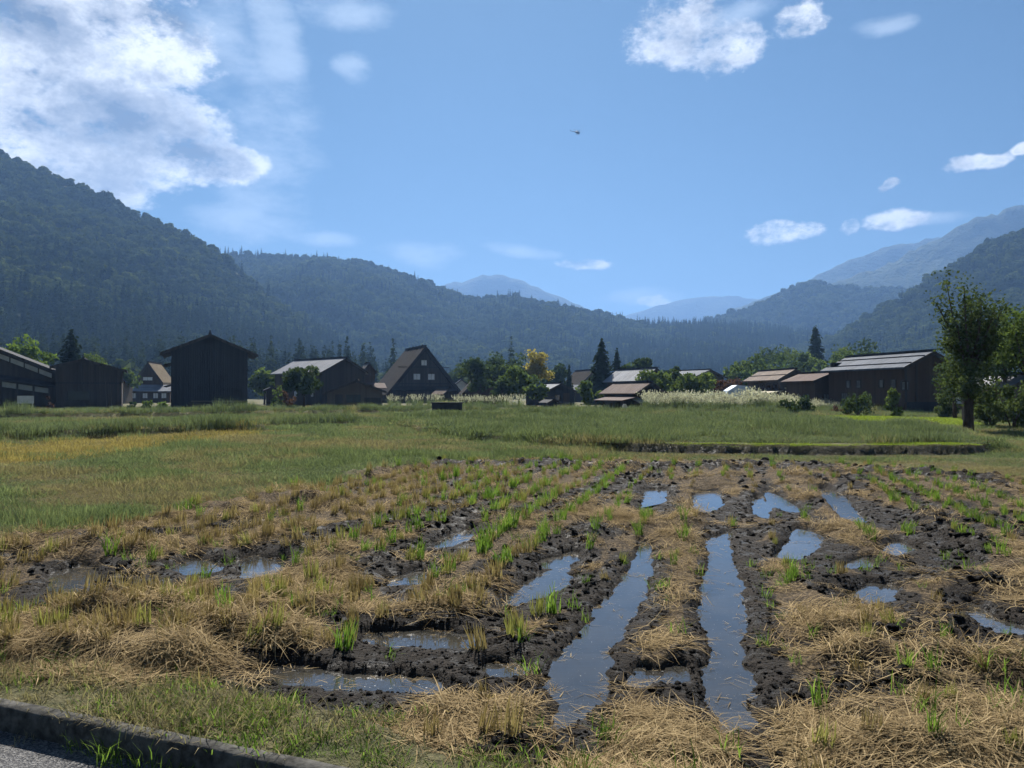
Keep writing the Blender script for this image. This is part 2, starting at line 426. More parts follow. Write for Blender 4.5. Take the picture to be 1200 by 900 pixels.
# picture coordinates of the survey -> ground points
def G(px, py, z=0.03):
    D = (CAM_Z - z) * F / (py - HOR)
    return ((px - 600) / F * D, D)
def XZ(px, py, D):
    return ((px - 600) / F * D, CAM_Z + (HOR - py) / F * D)
def poly_sdf(x, y, P):
    """signed distance to polygon, negative inside"""
    d = np.full(x.shape, 1e9); ins = np.zeros(x.shape, bool); n = len(P)
    for i in range(n):
        ax, ay = P[i]; bx, by = P[(i + 1) % n]
        ex, ey = bx - ax, by - ay; wx, wy = x - ax, y - ay
        t = np.clip((wx * ex + wy * ey) / (ex * ex + ey * ey + 1e-12), 0, 1)
        d = np.minimum(d, (wx - ex * t) ** 2 + (wy - ey * t) ** 2)
        c = ((ay <= y) & (by > y)) | ((by <= y) & (ay > y))
        with np.errstate(divide='ignore', invalid='ignore'):
            xi = ax + (y - ay) / (by - ay if by != ay else 1e-12) * ex
        ins ^= c & (x < xi)
    d = np.sqrt(d)
    return np.where(ins, -d, d)
def line_dist(x, y, P):
    d = np.full(x.shape, 1e9)
    for (ax, ay), (bx, by) in zip(P[:-1], P[1:]):
        ex, ey = bx - ax, by - ay; wx, wy = x - ax, y - ay
        t = np.clip((wx * ex + wy * ey) / (ex * ex + ey * ey + 1e-12), 0, 1)
        d = np.minimum(d, (wx - ex * t) ** 2 + (wy - ey * t) ** 2)
    return np.sqrt(d)

# ------------------------------------------------------------------ the field: survey of its features
KA, KS = 2.765, -0.374                                   # kerb line y = KA + KS*x
KN = 1 / math.hypot(1, KS)
TILLED = [G(*p) for p in [(-260, 690), (-60, 652), (60, 628), (150, 612), (230, 600), (330, 580), (420, 562), (500, 549), (600, 542), (800, 541), (1000, 548),
                          (1130, 556), (1300, 575), (1500, 640), (1500, 1100), (700, 960), (500, 885), (400, 862), (250, 832), (140, 815), (0, 795), (-200, 770)]]
PUD = [[(758, 574), (778, 573), (776, 586), (757, 597)],
       [(750, 632), (764, 638), (762, 690), (737, 730), (718, 760), (714, 800), (694, 845), (650, 852), (641, 800), (650, 770), (682, 738), (694, 714), (726, 680), (742, 655)],
       [(816, 577), (838, 574), (843, 592), (826, 601), (816, 595)],
       [(828, 630), (857, 621), (859, 655), (872, 680), (874, 720), (869, 750), (886, 820), (880, 850), (845, 862), (825, 830), (818, 790), (826, 760), (816, 720), (820, 690), (828, 660)],
       [(886, 582), (897, 590), (896, 608), (886, 604)],
       [(898, 574), (926, 590), (930, 602), (905, 592)],
       [(963, 571), (986, 580), (1010, 613), (994, 611), (970, 586)],
       [(914, 656), (940, 618), (962, 627), (950, 641), (926, 656)],
       [(1034, 646), (1050, 634), (1070, 641), (1046, 651)],
       [(987, 661), (1016, 653), (1015, 664), (992, 667)],
       [(1000, 698), (1020, 683), (1040, 685), (1038, 703), (1010, 706)],
       [(1138, 706), (1156, 721), (1196, 734), (1260, 742), (1240, 752), (1165, 739), (1144, 722)],
       [(598, 699), (640, 671), (662, 663), (662, 685), (626, 699), (600, 709)],
       [(638, 656), (674, 647), (672, 658), (646, 665)],
       [(513, 636), (549, 619), (550, 632), (518, 642)],
       [(283, 655), (300, 651), (327, 657), (323, 673), (294, 677)],
       [(458, 677), (492, 669), (492, 682), (462, 686)],
       [(432, 742), (500, 738), (556, 741), (560, 756), (500, 758), (438, 753)],
       [(296, 784), (350, 780), (430, 793), (508, 794), (502, 810), (420, 807), (338, 797)],
       [(748, 788), (790, 784), (797, 799), (753, 802)],
       [(64, 690), (70, 670), (100, 662), (114, 672), (104, 692), (82, 696)],
       [(208, 662), (230, 653), (262, 660), (250, 672), (222, 674)],
       [(576, 780), (600, 774), (604, 790), (582, 792)]]
PUDW = [[G(px, py, 0.0) for px, py in P] for P in PUD]
# swath ridges (picture polyline, half width m, height m)
STRAW = [([(890, 772), (1000, 772), (1100, 778), (1210, 800)], .13, .13), ([(870, 725), (960, 735), (1040, 722)], .14, .09),
         ([(900, 850), (1000, 850), (1240, 870)], .22, .05), ([(-60, 650), (30, 636), (80, 632), (112, 642)], .34, .15),
         ([(60, 722), (140, 714), (250, 732), (330, 742)], .2, .08), ([(-40, 772), (130, 765), (300, 770), (420, 800), (560, 832), (618, 815)], .16, .10),
         ([(320, 714), (420, 706), (560, 702), (640, 705)], .14, .07), ([(262, 600), (330, 584), (360, 588)], .5, .14), ([(425, 558), (490, 546)], .6, .14),
         ([(738, 860), (762, 770), (790, 690), (800, 610)], .14, .09), ([(1040, 690), (1100, 680)], .22, .08), ([(1160, 660), (1240, 690)], .5, .08),
         ([(900, 690), (960, 705), (900, 730)], .18, .06), ([(1000, 640), (960, 580), (930, 556)], .35, .07), ([(760, 640), (840, 560)], .3, .06)]
MUDR = [([(610, 880), (632, 815), (660, 748), (705, 690), (735, 640)], .11, .12), ([(590, 880), (640, 842)], .16, .12), ([(884, 740), (892, 800), (915, 880)], .13, .10),
        ([(800, 800), (808, 730), (790, 660)], .10, .08), ([(1050, 757), (1130, 756)], .15, .17), ([(1130, 762), (1230, 772)], .16, .09), ([(1070, 735), (1120, 740)], .16, .12), ([(880, 700), (930, 712)], .1, .05), ([(1060, 815), (1150, 822)], .08, .0), ([(900, 800), (960, 802)], .08, .0), ([(975, 682), (1060, 665), (1150, 682)], .24, .12),
        ([(840, 655), (905, 640)], .25, .12), ([(1060, 600), (1145, 655)], .22, .11), ([(520, 546), (640, 543), (760, 549), (900, 545), (1040, 552), (1150, 560)], .5, .15),
        ([(0, 705), (30, 690), (95, 660), (130, 642)], .16, .06), ([(120, 690), (150, 668), (120, 650)], .15, .05), ([(230, 650), (330, 640), (420, 615)], .15, .06),
        ([(560, 704), (620, 688), (600, 672)], .14, .11), ([(100, 632), (200, 622), (330, 606)], .16, .05), ([(600, 660), (700, 620)], .22, .08),
        ([(900, 620), (1000, 560)], .25, .08), ([(430, 660), (500, 630), (560, 600)], .22, .08), ([(1010, 600), (950, 556)], .2, .08),
        ([(330, 712), (420, 722), (520, 722)], .08, .03), ([(180, 790), (300, 790), (430, 822)], .07, .0), ([(20, 745), (150, 752), (330, 756)], .06, .0)]
STRAWW = [([G(*p, 0.08) for p in P], a, h) for P, a, h in STRAW]
MUDW = [([G(*p, 0.08) for p in P], a, h) for P, a, h in MUDR]
# the raised plot on the far side with its steep earth bank
RAISED = [(3.2, 19.6), (4.6, 19.3), (7.5, 19.15), (11.8, 19.25), (13.0, 20.5), (17.0, 30), (22, 44), (8, 46), (-6, 47), (-5, 33), (-1.2, 25)]
# grassy bunds (line, half width, height)
BUND = [([(-26, 24.5), (-16, 25.5), (-10.5, 31)], .5, .34), ([(-45, 41), (-28, 47), (-12, 58), (-4, 62)], .5, .4), ([(-12, 37), (-2, 39.5), (6, 47)], .6, .2),
        ([(-10, 62), (10, 60), (30, 62)], .6, .2)]

def ground(x, y):
    """height and masks of the near land"""
    x = np.asarray(x, float); y = np.asarray(y, float)
    dk = (y - (KA + KS * x)) * KN
    wob = (fbm(x * 1.3, y * 1.3, 3, 40) - .5)
    sd = poly_sdf(x + wob * .5, y + (fbm(x * .9, y * .9, 3, 44) - .5) * (0.25 + y * .05), TILLED)
    til = ssn(-sd, -.12, .22)
    z = 0.085 + 0.05 * (fbm(x * .25, y * .25, 3, 3) - .5)
    u = x - 0.27 * y; head = ssn(y, 6.0, 4.5)
    rows = (1 - head) * np.sin(2 * np.pi * (u + .06 * wob) / .5) + head * np.sin(2 * np.pi * (y + .09 * x + .1 * wob) / .42)
    rub = fbm(x * 5, y * 5, 4, 9) - .5
    near = 1 / (1 + (y / 30) ** 2)
    z = z + til * (.022 * rows + .07 * (fbm(x * 1.2, y * 1.2, 3, 5) - .5) + .05 * rub)
    z = z + (1 - til) * (.03 * rub + .05 * (fbm(x * .8, y * .8, 3, 6) - .5)) * near
    st = np.zeros_like(x); mu = np.zeros_like(x); zs = np.zeros_like(x)
    for P, a, h in STRAWW:
        d = line_dist(x + wob * .12, y + rub * .12, P); g = np.exp(-(d / a) ** 2); zs = np.maximum(zs, h * g * (0.75 + 1.0 * rub)); st = np.maximum(st, g)
    for P, a, h in MUDW:
        d = line_dist(x + wob * .2, y + rub * .25, P); g = np.exp(-(d / a) ** 2)
        zs = np.maximum(zs, .75 * h * g * (.6 + 1.4 * rub)); mu = np.maximum(mu, g)
    z = z + zs
    pm = np.full(x.shape, 9.0)
    for P in PUDW:
        pm = np.minimum(pm, poly_sdf(x, y, P) + (.045 if len(P) > 8 else -.022))
    dn = pm + .11 * (fbm(x * 5, y * 5, 3, 23) - .5) + .07 * (fbm(x * 14, y * 14, 2, 24) - .5)
    bank = np.exp(-((pm - .14) / .11) ** 2)
    mu = np.maximum(mu, ssn(pm, .30, .08) * .75 * (1.0 - .6 * st))
    mud = np.clip(mu * 1.05 - st * .75 + ((1 - head) * fbm(u * 1.5, y * .30, 3, 31) + head * fbm(x * .35, (y + .09 * x) * 1.7, 3, 37) + .35 * fbm(x * 1.1, y * 1.1, 3, 33) - .675) * 1.5 + .30 - .32 * rows * (1 - .5 * head), 0, 1)
    rid = 1 - np.abs(2 * fbm(x * 8.0, y * 8.0, 4, 50, .62) - 1)
    z = z + til * mud * .05 * (rid - .62) * 1.6
    z = z + bank * .05 * (.4 + 1.6 * (rub + .5)) * til
    low = np.full(x.shape, 9.0)                          # low wet ground on the near side of each puddle
    for P in PUDW:
        for s_ in (.0, .2, .45, .7): low = np.minimum(low, poly_sdf(x, y + s_ * np.clip(y / 6, .4, 1.6), P))
    z = np.where(til > .3, .02 + (z - .02) * (.10 + .90 * ssn(low, .02, .55)), z)
    f = ssn(dn, .10, -.05)
    z = z * (1 - f) + (-.07) * f
    mud = np.maximum(mud, ssn(dn, .10, .0))
    mud = np.maximum(mud, ssn(low, .10, -.03) * .85)
    ground.pm = pm
    # raised plot, bunds
    rd = poly_sdf(x + wob * .25, y + (fbm(x * 2.2, y * 2.2, 3, 61) - .5) * .3, RAISED)
    z = z + .27 * ssn(rd + .10 * (fbm(x * 5, y * 5, 3, 63) - .5), .16, -.22) + .06 * rub * np.exp(-(rd / .3) ** 2)
    for P, a, h in BUND:
        z = z + h * np.exp(-(line_dist(x, y, P) / a) ** 4)
    # strip behind the kerb, then under the road
    z = np.where(dk < .6, z * ssn(dk, 0.1, .6) + .10 * (1 - ssn(dk, 0.1, .6)), z)
    z = np.where(dk < 0.045, -.25, z)
    bankm = np.exp(-((rd - .02) / .16) ** 2) * ssn(x, 1.5, 3.5) * ssn(x, 13.5, 12)
    grass = (1 - til) * (1 - .9 * bankm)
    mud = np.maximum(mud * til, bankm)
    z = z - ssn(y, 60, 140) * .05
    return z, mud, grass, til, st, np.minimum(pm, low + .13), rd, dk, rows

# fine near, coarser far
ys = [1.0]
while ys[-1] < 420: ys.append(ys[-1] + max(.012, .0072 * ys[-1]) * (1 + ssn(np.array(ys[-1]), 28, 90) * 4))
ys = np.array(ys)
tf = np.arange(-.80, .8001, .0034)
te = [.8]
while te[-1] < 3.2: te.append(te[-1] * 1.07)
te = np.array(te[1:]); ts = np.concatenate([-te[::-1], tf, te])
T, Y = np.meshgrid(ts, ys); X = T * (Y + 1.2)
zz, mud, grass, *_ = ground(X.ravel(), Y.ravel())
edge = (np.abs(T.ravel()) > 3.0) | (Y.ravel() > 410)
zz = np.where(edge, -1.2, zz)
ny, nx = X.shape
i = np.arange(ny * nx).reshape(ny, nx)
quads = np.stack([i[:-1, :-1], i[:-1, 1:], i[1:, 1:], i[1:, :-1]], -1).reshape(-1, 4)
me = mesh_np('field', np.stack([X.ravel(), Y.ravel(), zz], 1), quads, 'field_soil', {'mud': mud, 'grass': grass}, True)
tag(obj('field_ground', me), 'harvested rice field of mud and straw', kind='structure')
mb = MB().poly([(-9000, -600, -1.0), (9000, -600, -1.0), (9000, 9500, -1.0), (-9000, 9500, -1.0)], [(0, 1, 2, 3)])
tag(mb.build('valley_ground', 'hill_floor'), kind='structure')

# road and kerb
rd_pts = [(-60, KA + KS * -60), (60, KA + KS * 60), (60 - 60 * .35, KA + KS * 60 - 60), (-60 - 60 * .35, KA + KS * -60 - 60)]
mb = MB().poly([(x, y, 0.0) for x, y in rd_pts], [(3, 2, 1, 0)])
tag(mb.build('road', 'asphalt'), kind='structure')
kv = []; kf = []
xs = np.arange(-14, 9, .05); prof = [(-.006, -.1), (-.004, .102), (.005, .114), (.06, .118), (.074, .110), (.08, -.1)]
for k, xk in enumerate(xs):
    for q, (o_, z_) in enumerate(prof):
        nzz = (float(fbm(np.array(xk * 3.1 + q), np.array(q * 1.7), 3, 77)) - .5) * .012 if 0 < q < 5 else 0
        kv.append((xk - KS * o_ * KN + 0, KA + KS * xk + o_ * KN + nzz * .6, z_ + nzz))
n = len(prof); a = np.arange(len(xs) - 1)
kq = np.concatenate([np.stack([a * n + q, (a + 1) * n + q, (a + 1) * n + q + 1, a * n + q + 1], -1) for q in range(n - 1)])
tag(obj('kerb', mesh_np('kerb', kv, kq, 'concrete', smooth=False)), kind='structure')

# puddles: each a sheet of standing water
for k, P in enumerate(PUDW):
    P = np.array(P); nxt = np.roll(P, -1, 0); prv = np.roll(P, 1, 0)
    tdir = nxt - prv; nrm = np.stack([tdir[:, 1], -tdir[:, 0]], 1); nrm /= np.linalg.norm(nrm, axis=1)[:, None] + 1e-9
    area = np.sum(P[:, 0] * nxt[:, 1] - nxt[:, 0] * P[:, 1])
    Q = P + nrm * .2 * (1 if area > 0 else -1)
    o = MB().poly([(q[0], q[1], 0.0 - k * .0006) for q in Q], [tuple(range(len(Q))) if area > 0 else tuple(range(len(Q)))[::-1]]).build('puddle', 'puddle_water')
    tag(o, kind='structure')


# ------------------------------------------------------------------ blade and leaf makers
def blades(n, spread, length, width, lean, curl, seed, flat=False, zj=0.0, align=None):
    """n tapering two-segment blades rooted in a disc; lean/curl in radians (lo,hi)"""
    r = np.random.default_rng(seed)
    rad = spread * np.sqrt(r.random(n)); a = r.random(n) * 2 * np.pi
    base = np.stack([rad * np.cos(a), rad * np.sin(a), r.random(n) * zj], 1)
    L = r.uniform(*length, n); W = r.uniform(*width, n)
    ph = r.random(n) * 2 * np.pi
    if align: ph = np.where(r.random(n) < .75, r.normal(0, align, n) + np.pi * r.integers(0, 2, n), ph)
    l0 = r.uniform(*lean, n); l1 = l0 + r.uniform(*curl, n)
    d0 = np.stack([np.cos(ph) * np.sin(l0), np.sin(ph) * np.sin(l0), np.cos(l0)], 1)
    d1 = np.stack([np.cos(ph) * np.sin(l1), np.sin(ph) * np.sin(l1), np.cos(l1)], 1)
    if flat:
        wd = np.cross(d0, np.array([0, 0, 1.0])); wd /= np.linalg.norm(wd, axis=1)[:, None] + 1e-9
    else:
        w2 = ph + np.pi / 2 + r.uniform(-.9, .9, n); wd = np.stack([np.cos(w2), np.sin(w2), np.zeros(n)], 1)
    p0 = base; p1 = p0 + d0 * (L * .55)[:, None]; p2_ = p1 + d1 * (L * .45)[:, None]
    h = wd * (W / 2)[:, None]
    v = np.stack([p0 - h, p0 + h, p1 + h * .85, p1 - h * .85, p2_ + h * .15, p2_ - h * .15], 1).reshape(-1, 3)
    k = np.arange(n) * 6
    q = np.concatenate([np.stack([k, k + 1, k + 2, k + 3], 1), np.stack([k + 3, k + 2, k + 4, k + 5], 1)])
    return v, q, np.repeat(r.random(n), 6)
def merge(parts):
    vs, qs, at, b = [], [], [], 0
    for v, q, a in parts:
        vs.append(v); qs.append(q + b); at.append(a); b += len(v)
    return np.concatenate(vs), np.concatenate(qs), np.concatenate(at)
def proto_coll(name, items):
    """unlinked collection of prototype meshes for the scatters; items: (verts, quads, v, mat)"""
    c = bpy.data.collections.new(name)
    for k, it in enumerate(items):
        me = it if isinstance(it, bpy.types.Mesh) else mesh_np(name + '_%02d' % k, it[0], it[1], it[3], {'v': it[2]})
        c.objects.link(bpy.data.objects.new(name + '_%02d' % k, me))
    return c
GROUPS = {}
def gn_group(coll):
    if coll.name in GROUPS: return GROUPS[coll.name]
    g = bpy.data.node_groups.new('scatter_' + coll.name, 'GeometryNodeTree')
    g.interface.new_socket('Geometry', in_out='INPUT', socket_type='NodeSocketGeometry')
    g.interface.new_socket('Geometry', in_out='OUTPUT', socket_type='NodeSocketGeometry')
    N = g.nodes; L = g.links
    gi = N.new('NodeGroupInput'); go = N.new('NodeGroupOutput')
    mp = N.new('GeometryNodeMeshToPoints'); ip = N.new('GeometryNodeInstanceOnPoints')
    ci = N.new('GeometryNodeCollectionInfo'); ci.inputs['Collection'].default_value = coll
    ci.inputs['Separate Children'].default_value = True; ci.inputs['Reset Children'].default_value = True
    def na(nm, dt):
        a = N.new('GeometryNodeInputNamedAttribute'); a.data_type = dt; a.inputs['Name'].default_value = nm
        return a.outputs['Attribute']
    L.new(gi.outputs[0], mp.inputs[0]); L.new(mp.outputs[0], ip.inputs['Points'])
    L.new(ci.outputs[0], ip.inputs['Instance']); ip.inputs['Pick Instance'].default_value = True
    L.new(na('idx', 'INT'), ip.inputs['Instance Index'])
    L.new(na('rot', 'FLOAT_VECTOR'), ip.inputs['Rotation']); L.new(na('scl', 'FLOAT_VECTOR'), ip.inputs['Scale'])
    L.new(ip.outputs[0], go.inputs[0])
    GROUPS[coll.name] = g
    return g
def scatter(name, pts, rot, scl, idx, coll, label=None):
    n = len(pts); me = bpy.data.meshes.new(name)
    me.vertices.add(n); me.vertices.foreach_set('co', np.asarray(pts, np.float32).ravel())
    scl = np.asarray(scl, np.float32)
    if scl.ndim == 1: scl = np.repeat(scl[:, None], 3, 1)
    a = me.attributes.new('rot', 'FLOAT_VECTOR', 'POINT'); a.data.foreach_set('vector', np.asarray(rot, np.float32).ravel())
    a = me.attributes.new('scl', 'FLOAT_VECTOR', 'POINT'); a.data.foreach_set('vector', scl.ravel())
    a = me.attributes.new('idx', 'INT', 'POINT'); a.data.foreach_set('value', np.asarray(idx, np.int32))
    o = obj(name, me); md = o.modifiers.new('scatter', 'NODES'); md.node_group = gn_group(coll)
    return tag(o, label, kind='stuff')
def zrot(n): 
    r = np.zeros((n, 3)); r[:, 2] = rng.random(n) * 2 * np.pi; return r
def slope_rot(x, y, e=.12):
    """tilt to the ground's slope plus a spin"""
    zx = (ground(x + e, y)[0] - ground(x - e, y)[0]) / (2 * e); zy = (ground(x, y + e)[0] - ground(x, y - e)[0]) / (2 * e)
    r = zrot(len(x)); sp = r[:, 2]
    ax = .8 * np.arctan(np.clip(zy, -.6, .6)); ay = -.8 * np.arctan(np.clip(zx, -.6, .6))
    r[:, 0] = ax * np.cos(sp) + ay * np.sin(sp); r[:, 1] = -ax * np.sin(sp) + ay * np.cos(sp)
    return r
def wedge(n, y0, y1, t=.80):
    """samples over the wedge of land ahead, density falling with distance squared"""
    y = np.exp(rng.uniform(math.log(y0), math.log(y1), n)); x = rng.uniform(-t, t, n) * (y + .6)
    return x, y


# ------------------------------------------------------------------ tilled field cover
straw_c = proto_coll('straw_proto', [(*blades(52, .13, (.05, .22), (.0025, .0055), (1.38, 1.66), (-.25, .35), 100 + k, True, .018, .45), 'straw') for k in range(8)]
                     + [(*blades(40, .11, (.08, .24), (.003, .006), (1.0, 1.6), (.1, .8), 140 + k, True, .03, .6), 'straw') for k in range(4)])
x, y = wedge(10500, 2.4, 19.5)
z, mud, grass, til, st, pm, rd, dk, rows = ground(x, y)
keep = (til > .5) & (pm > .13) & (z > .012) & (rng.random(len(x)) < np.clip(1.1 - 1.6 * mud + .5 * st, .12, 1) * (.15 + .88 * ssn(fbm(x * 2.3, y * 2.3, 2, 19), .36, .56)))
x, y, z = x[keep], y[keep], z[keep]; n = len(x)
scatter('straw_litter', np.stack([x, y, z + .004], 1), slope_rot(x, y), np.clip(.8 + y * .05, .9, 1.6) * rng.uniform(.7, 1.25, n),
        np.where(st[keep] > .5, rng.integers(0, 12, n), rng.integers(0, 8, n)), straw_c, 'loose cut rice straw strewn over the mud')

# straw afloat on the puddles
float_c = proto_coll('float_proto', [(*blades(3 + k, .05, (.03, .10), (.002, .005), (1.55, 1.58), (-.02, .02), 180 + k, True, .0), 'straw') for k in range(5)])
fx, fy = wedge(9000, 2.8, 13); pmf = np.full(fx.shape, 9.0)
for P in PUDW: pmf = np.minimum(pmf, poly_sdf(fx, fy, P))
k = (pmf < .02) & (rng.random(len(fx)) < .10 + .5 * ssn(pmf, -.10, .0)); n = int(k.sum())
scatter('floating_straw', np.stack([fx, fy, np.full(len(fx), .004)], 1)[k], zrot(n), rng.uniform(.6, 1.3, n), rng.integers(0, 5, n), float_c, 'bits of straw floating on the puddles')

# mud clods
clods = []
import bmesh
for k in range(7):
    bm = bmesh.new(); bmesh.ops.create_icosphere(bm, subdivisions=2, radius=1.0)
    rr = random.Random(k)
    for v in bm.verts:
        c = v.co
        f = 1 + .75 * (float(fbm(np.array(c.x * 1.7 + k * 5 + c.z), np.array(c.y * 1.7 - c.z * 1.3), 3, k)) - .5) + rr.uniform(-.1, .1)
        v.co = Vector((c.x * f * 1.15, c.y * f, c.z * f * .62))
    me = bpy.data.meshes.new('clod_proto_%02d' % k); bm.to_mesh(me); bm.free(); me.materials.append(MATS['mud_clod']); clods.append(me)
clod_c = proto_coll('clod_proto', clods)
x, y = wedge(44000, 2.6, 19)
z, mud, grass, til, st, pm, rd, dk, rows = ground(x, y); low_ = ssn(pm, .0, .25); pm = ground.pm
keep = (til > .5) & (pm > -.01) & (rng.random(len(x)) < np.clip(mud * 1.3 - .3 * st - .12, 0, 1))
x, y, z = x[keep], y[keep], z[keep]; n = len(x)
s = (.004 + .024 * rng.random(n) ** 4 * (.25 + .75 * low_[keep])) * (1 + .06 * y)
scatter('mud_clods', np.stack([x, y, z + s * .15], 1), rng.uniform(-.5, .5, (n, 3)) + zrot(n), s, rng.integers(0, 7, n), clod_c, 'dark wet clods of churned mud')

# stubble rows: upright cut stalks, and regrowth with green leaves
def stub(seed, green):
    p = [blades(30, .042, (.06, .13), (.004, .008), (.0, .35), (-.1, .15), seed), blades(6, .05, (.05, .12), (.003, .006), (.6, 1.3), (.1, .7), seed + 1)]
    return merge(p)
def sprout(seed, h=.19):
    return merge([blades(20, .04, (h * .6, h), (.004, .009), (.05, .4), (.1, .6), seed), blades(10, .04, (.04, .08), (.004, .007), (0, .4), (-.1, .2), seed + 7)])
stub_items = [(*stub(300 + k, 0), 'stubble') for k in range(6)] + [(*stub(330 + k, 1), 'stubble_green') for k in range(4)] + [(*sprout(360 + k), 'blade_green') for k in range(6)]
stub_c = proto_coll('stubble_proto', stub_items)
# plants stand where they were drilled: 0.3 m rows, hills about 0.17 m apart
pts = []
for uu in np.arange(-14 + .125, 12, .5):                     # rows running away up the field
    yy = np.arange(4.6, 19, .13) + rng.uniform(-.03, .03); yy = yy + rng.normal(0, .03, len(yy))
    pts.append(np.stack([uu + .27 * yy + rng.normal(0, .04, len(yy)), yy], 1))
for vv in np.arange(2.625, 5.6, .42):                    # headland rows along the kerb
    xx = np.arange(-6, 6, .14); xx = xx + rng.normal(0, .03, len(xx))
    pts.append(np.stack([xx, vv - .09 * xx + rng.normal(0, .035, len(xx))], 1))
pts = np.concatenate(pts); x, y = pts[:, 0], pts[:, 1]
ok = (np.abs(x) < .80 * (y + .6)); x, y = x[ok], y[ok]
z, mud, grass, til, st, pm, rd, dk, rows = ground(x, y)
U = x / np.maximum(y, .1) * F + 600; V = HOR + F * (CAM_Z - .06) / y
uu_ = x - .27 * y; patch = .7 * np.where(y > 5, fbm(uu_ * 1.3, y * .16, 3, 91), fbm(x * .25, y * 1.6, 3, 92)) + .3 * fbm(x * .7, y * .7, 2, 93)
gz = np.exp(-((U - 620) / 190) ** 2) * np.exp(-((V - 610) / 70) ** 2) * 1.2 + np.exp(-((U - 1080) / 110) ** 2) * np.exp(-((V - 600) / 45) ** 2) * 1.2 \
    + .35 * ssn(fbm(x * .9, y * .9, 2, 95), .5, .7)
bz = np.exp(-((V - 720) / 32) ** 2) * ssn(U, 80, 200) * ssn(U, 700, 600) * 1.1 + np.exp(-((U - 430) / 170) ** 2) * np.exp(-((V - 575) / 35) ** 2) * 1.3 \
    + np.exp(-((V - 775) / 35) ** 2) * ssn(U, 640, 520) * .7 + .75 * ssn(U, 720, 600) * ssn(V, 550, 575)
dens_ = np.clip(.10 + .85 * np.maximum(gz, bz) + (patch - .5) * 1.2, 0.02, .9) * (1 - .85 * ssn(mud, .45, .8)) * (1 - .6 * ssn(st, .5, .9))
keep = (til > .6) & (pm > .10) & (rng.random(len(x)) < dens_)
x, y, z, gz, bz, U, V = x[keep], y[keep], z[keep], gz[keep], bz[keep], U[keep], V[keep]; n = len(x)
pg = np.clip(.16 + .75 * gz - .35 * bz, .05, .85); r = rng.random(n)
idx = np.where(r < pg, rng.integers(10, 16, n), np.where(r < pg + .2, rng.integers(6, 10, n), rng.integers(0, 6, n)))
scl = rng.uniform(.65, 1.2, n) * np.where(y > 9, .95, 1.0) * (1 + .35 * ssn(bz, .4, .8))
rot = zrot(n); rot[:, 0] = rng.normal(0, .12, n); rot[:, 1] = rng.normal(0, .12, n)
# the largest in view are things of their own, the rest is a mass
size = scl / y; order = np.argsort(-size)
inv_ = order[(np.abs(U[order] - 600) < 600) & (V[order] < 905)]
KN_ = {0: ('stubble_tuft', 'clump of tan cut rice stubble standing in the straw field', 'stubble', 'tan stubble clumps'),
       1: ('yellowing_stubble_tuft', 'clump of yellow-green cut rice stubble standing in the straw field', 'stubble', 'yellow-green stubble clumps'),
       2: ('rice_sprout_tuft', 'green clump of regrown rice leaves standing in the straw field', 'rice plant', 'green rice regrowth clumps')}
kind_ = np.where(idx < 6, 0, np.where(idx < 10, 1, 2))
cnt = {0: 0, 1: 0, 2: 0}; single = np.zeros(n, bool)
stub_meshes = [bpy.data.meshes['stubble_proto_%02d' % k] for k in range(16)]
for k in inv_:
    kk = int(kind_[k])
    if cnt[kk] >= 120: continue
    cnt[kk] += 1; single[k] = True
    nm, lb, ct, gr = KN_[kk]
    o = bpy.data.objects.new(nm, stub_meshes[idx[k]]); COL.objects.link(o)
    o.location = (x[k], y[k], z[k] - .006); o.rotation_euler = rot[k]; o.scale = (scl[k],) * 3
    tag(o, lb, ct, gr)
mm = ~single
scatter('rice_stubble', np.stack([x[mm], y[mm], z[mm] - .006], 1), rot[mm], scl[mm], idx[mm], stub_c, 'rows of cut rice stubble and green regrowth farther up the field')

# stray weeds: green blades on the mud, grass strip behind the kerb, tufts at its foot
weed_items = [(*merge([blades(16, .05, (.06, .16), (.003, .006), (.1, .8), (.1, .8), 500 + k)]), 'blade_green') for k in range(5)] \
    + [(*merge([blades(34, .11, (.03, .085), (.003, .0065), (.2, 1.1), (.1, .8), 520 + k)]), 'blade_green') for k in range(5)] \
    + [(*merge([blades(22, .10, (.04, .12), (.003, .006), (.3, 1.2), (.1, .8), 540 + k)]), 'meadow_brown') for k in range(4)]
weed_c = proto_coll('weed_proto', weed_items)
x, y = wedge(1500, 2.6, 16)
z, mud, grass, til, st, pm, rd, dk, rows = ground(x, y)
keep = (til > .5) & (pm > .03) & (rng.random(len(x)) < .1 + .5 * ssn(fbm(x * .7, y * .7, 2, 66), .5, .75))
n = keep.sum()
scatter('field_weeds', np.stack([x, y, z], 1)[keep], zrot(n), rng.uniform(.6, 1.3, n), rng.integers(0, 5, n), weed_c, 'stray green weed blades on the mud')
xk = rng.uniform(-7, 3, 3600); dd = .07 + .66 * rng.random(3600) ** 1.2
yk = KA + KS * xk + dd / KN
z, mud, grass, til, st, pm, rd, dk, rows = ground(xk, yk)
keep = (pm > .05) & (til < .75) & (rng.random(len(xk)) < .25 + .55 * ssn(fbm(xk * 1.6, yk * 1.6, 2, 12), .4, .6)); n = keep.sum()
gi = np.where(rng.random(n) < .6 + .3 * ssn(xk[keep], -.9, -1.9), rng.integers(10, 14, n), rng.integers(5, 10, n))
scatter('verge_grass', np.stack([xk, yk, z - .004], 1)[keep], zrot(n), rng.uniform(.6, 1.25, n), gi, weed_c, 'short verge grass along the concrete kerb')
xk = rng.uniform(-4, 1.2, 260); yk = KA + KS * xk - (.02 + .10 * rng.random(260) ** 1.6) / KN
keep = rng.random(260) < .15 + .85 * ssn(fbm(xk * 2.1, xk * 0, 2, 8), .45, .62); n = keep.sum()
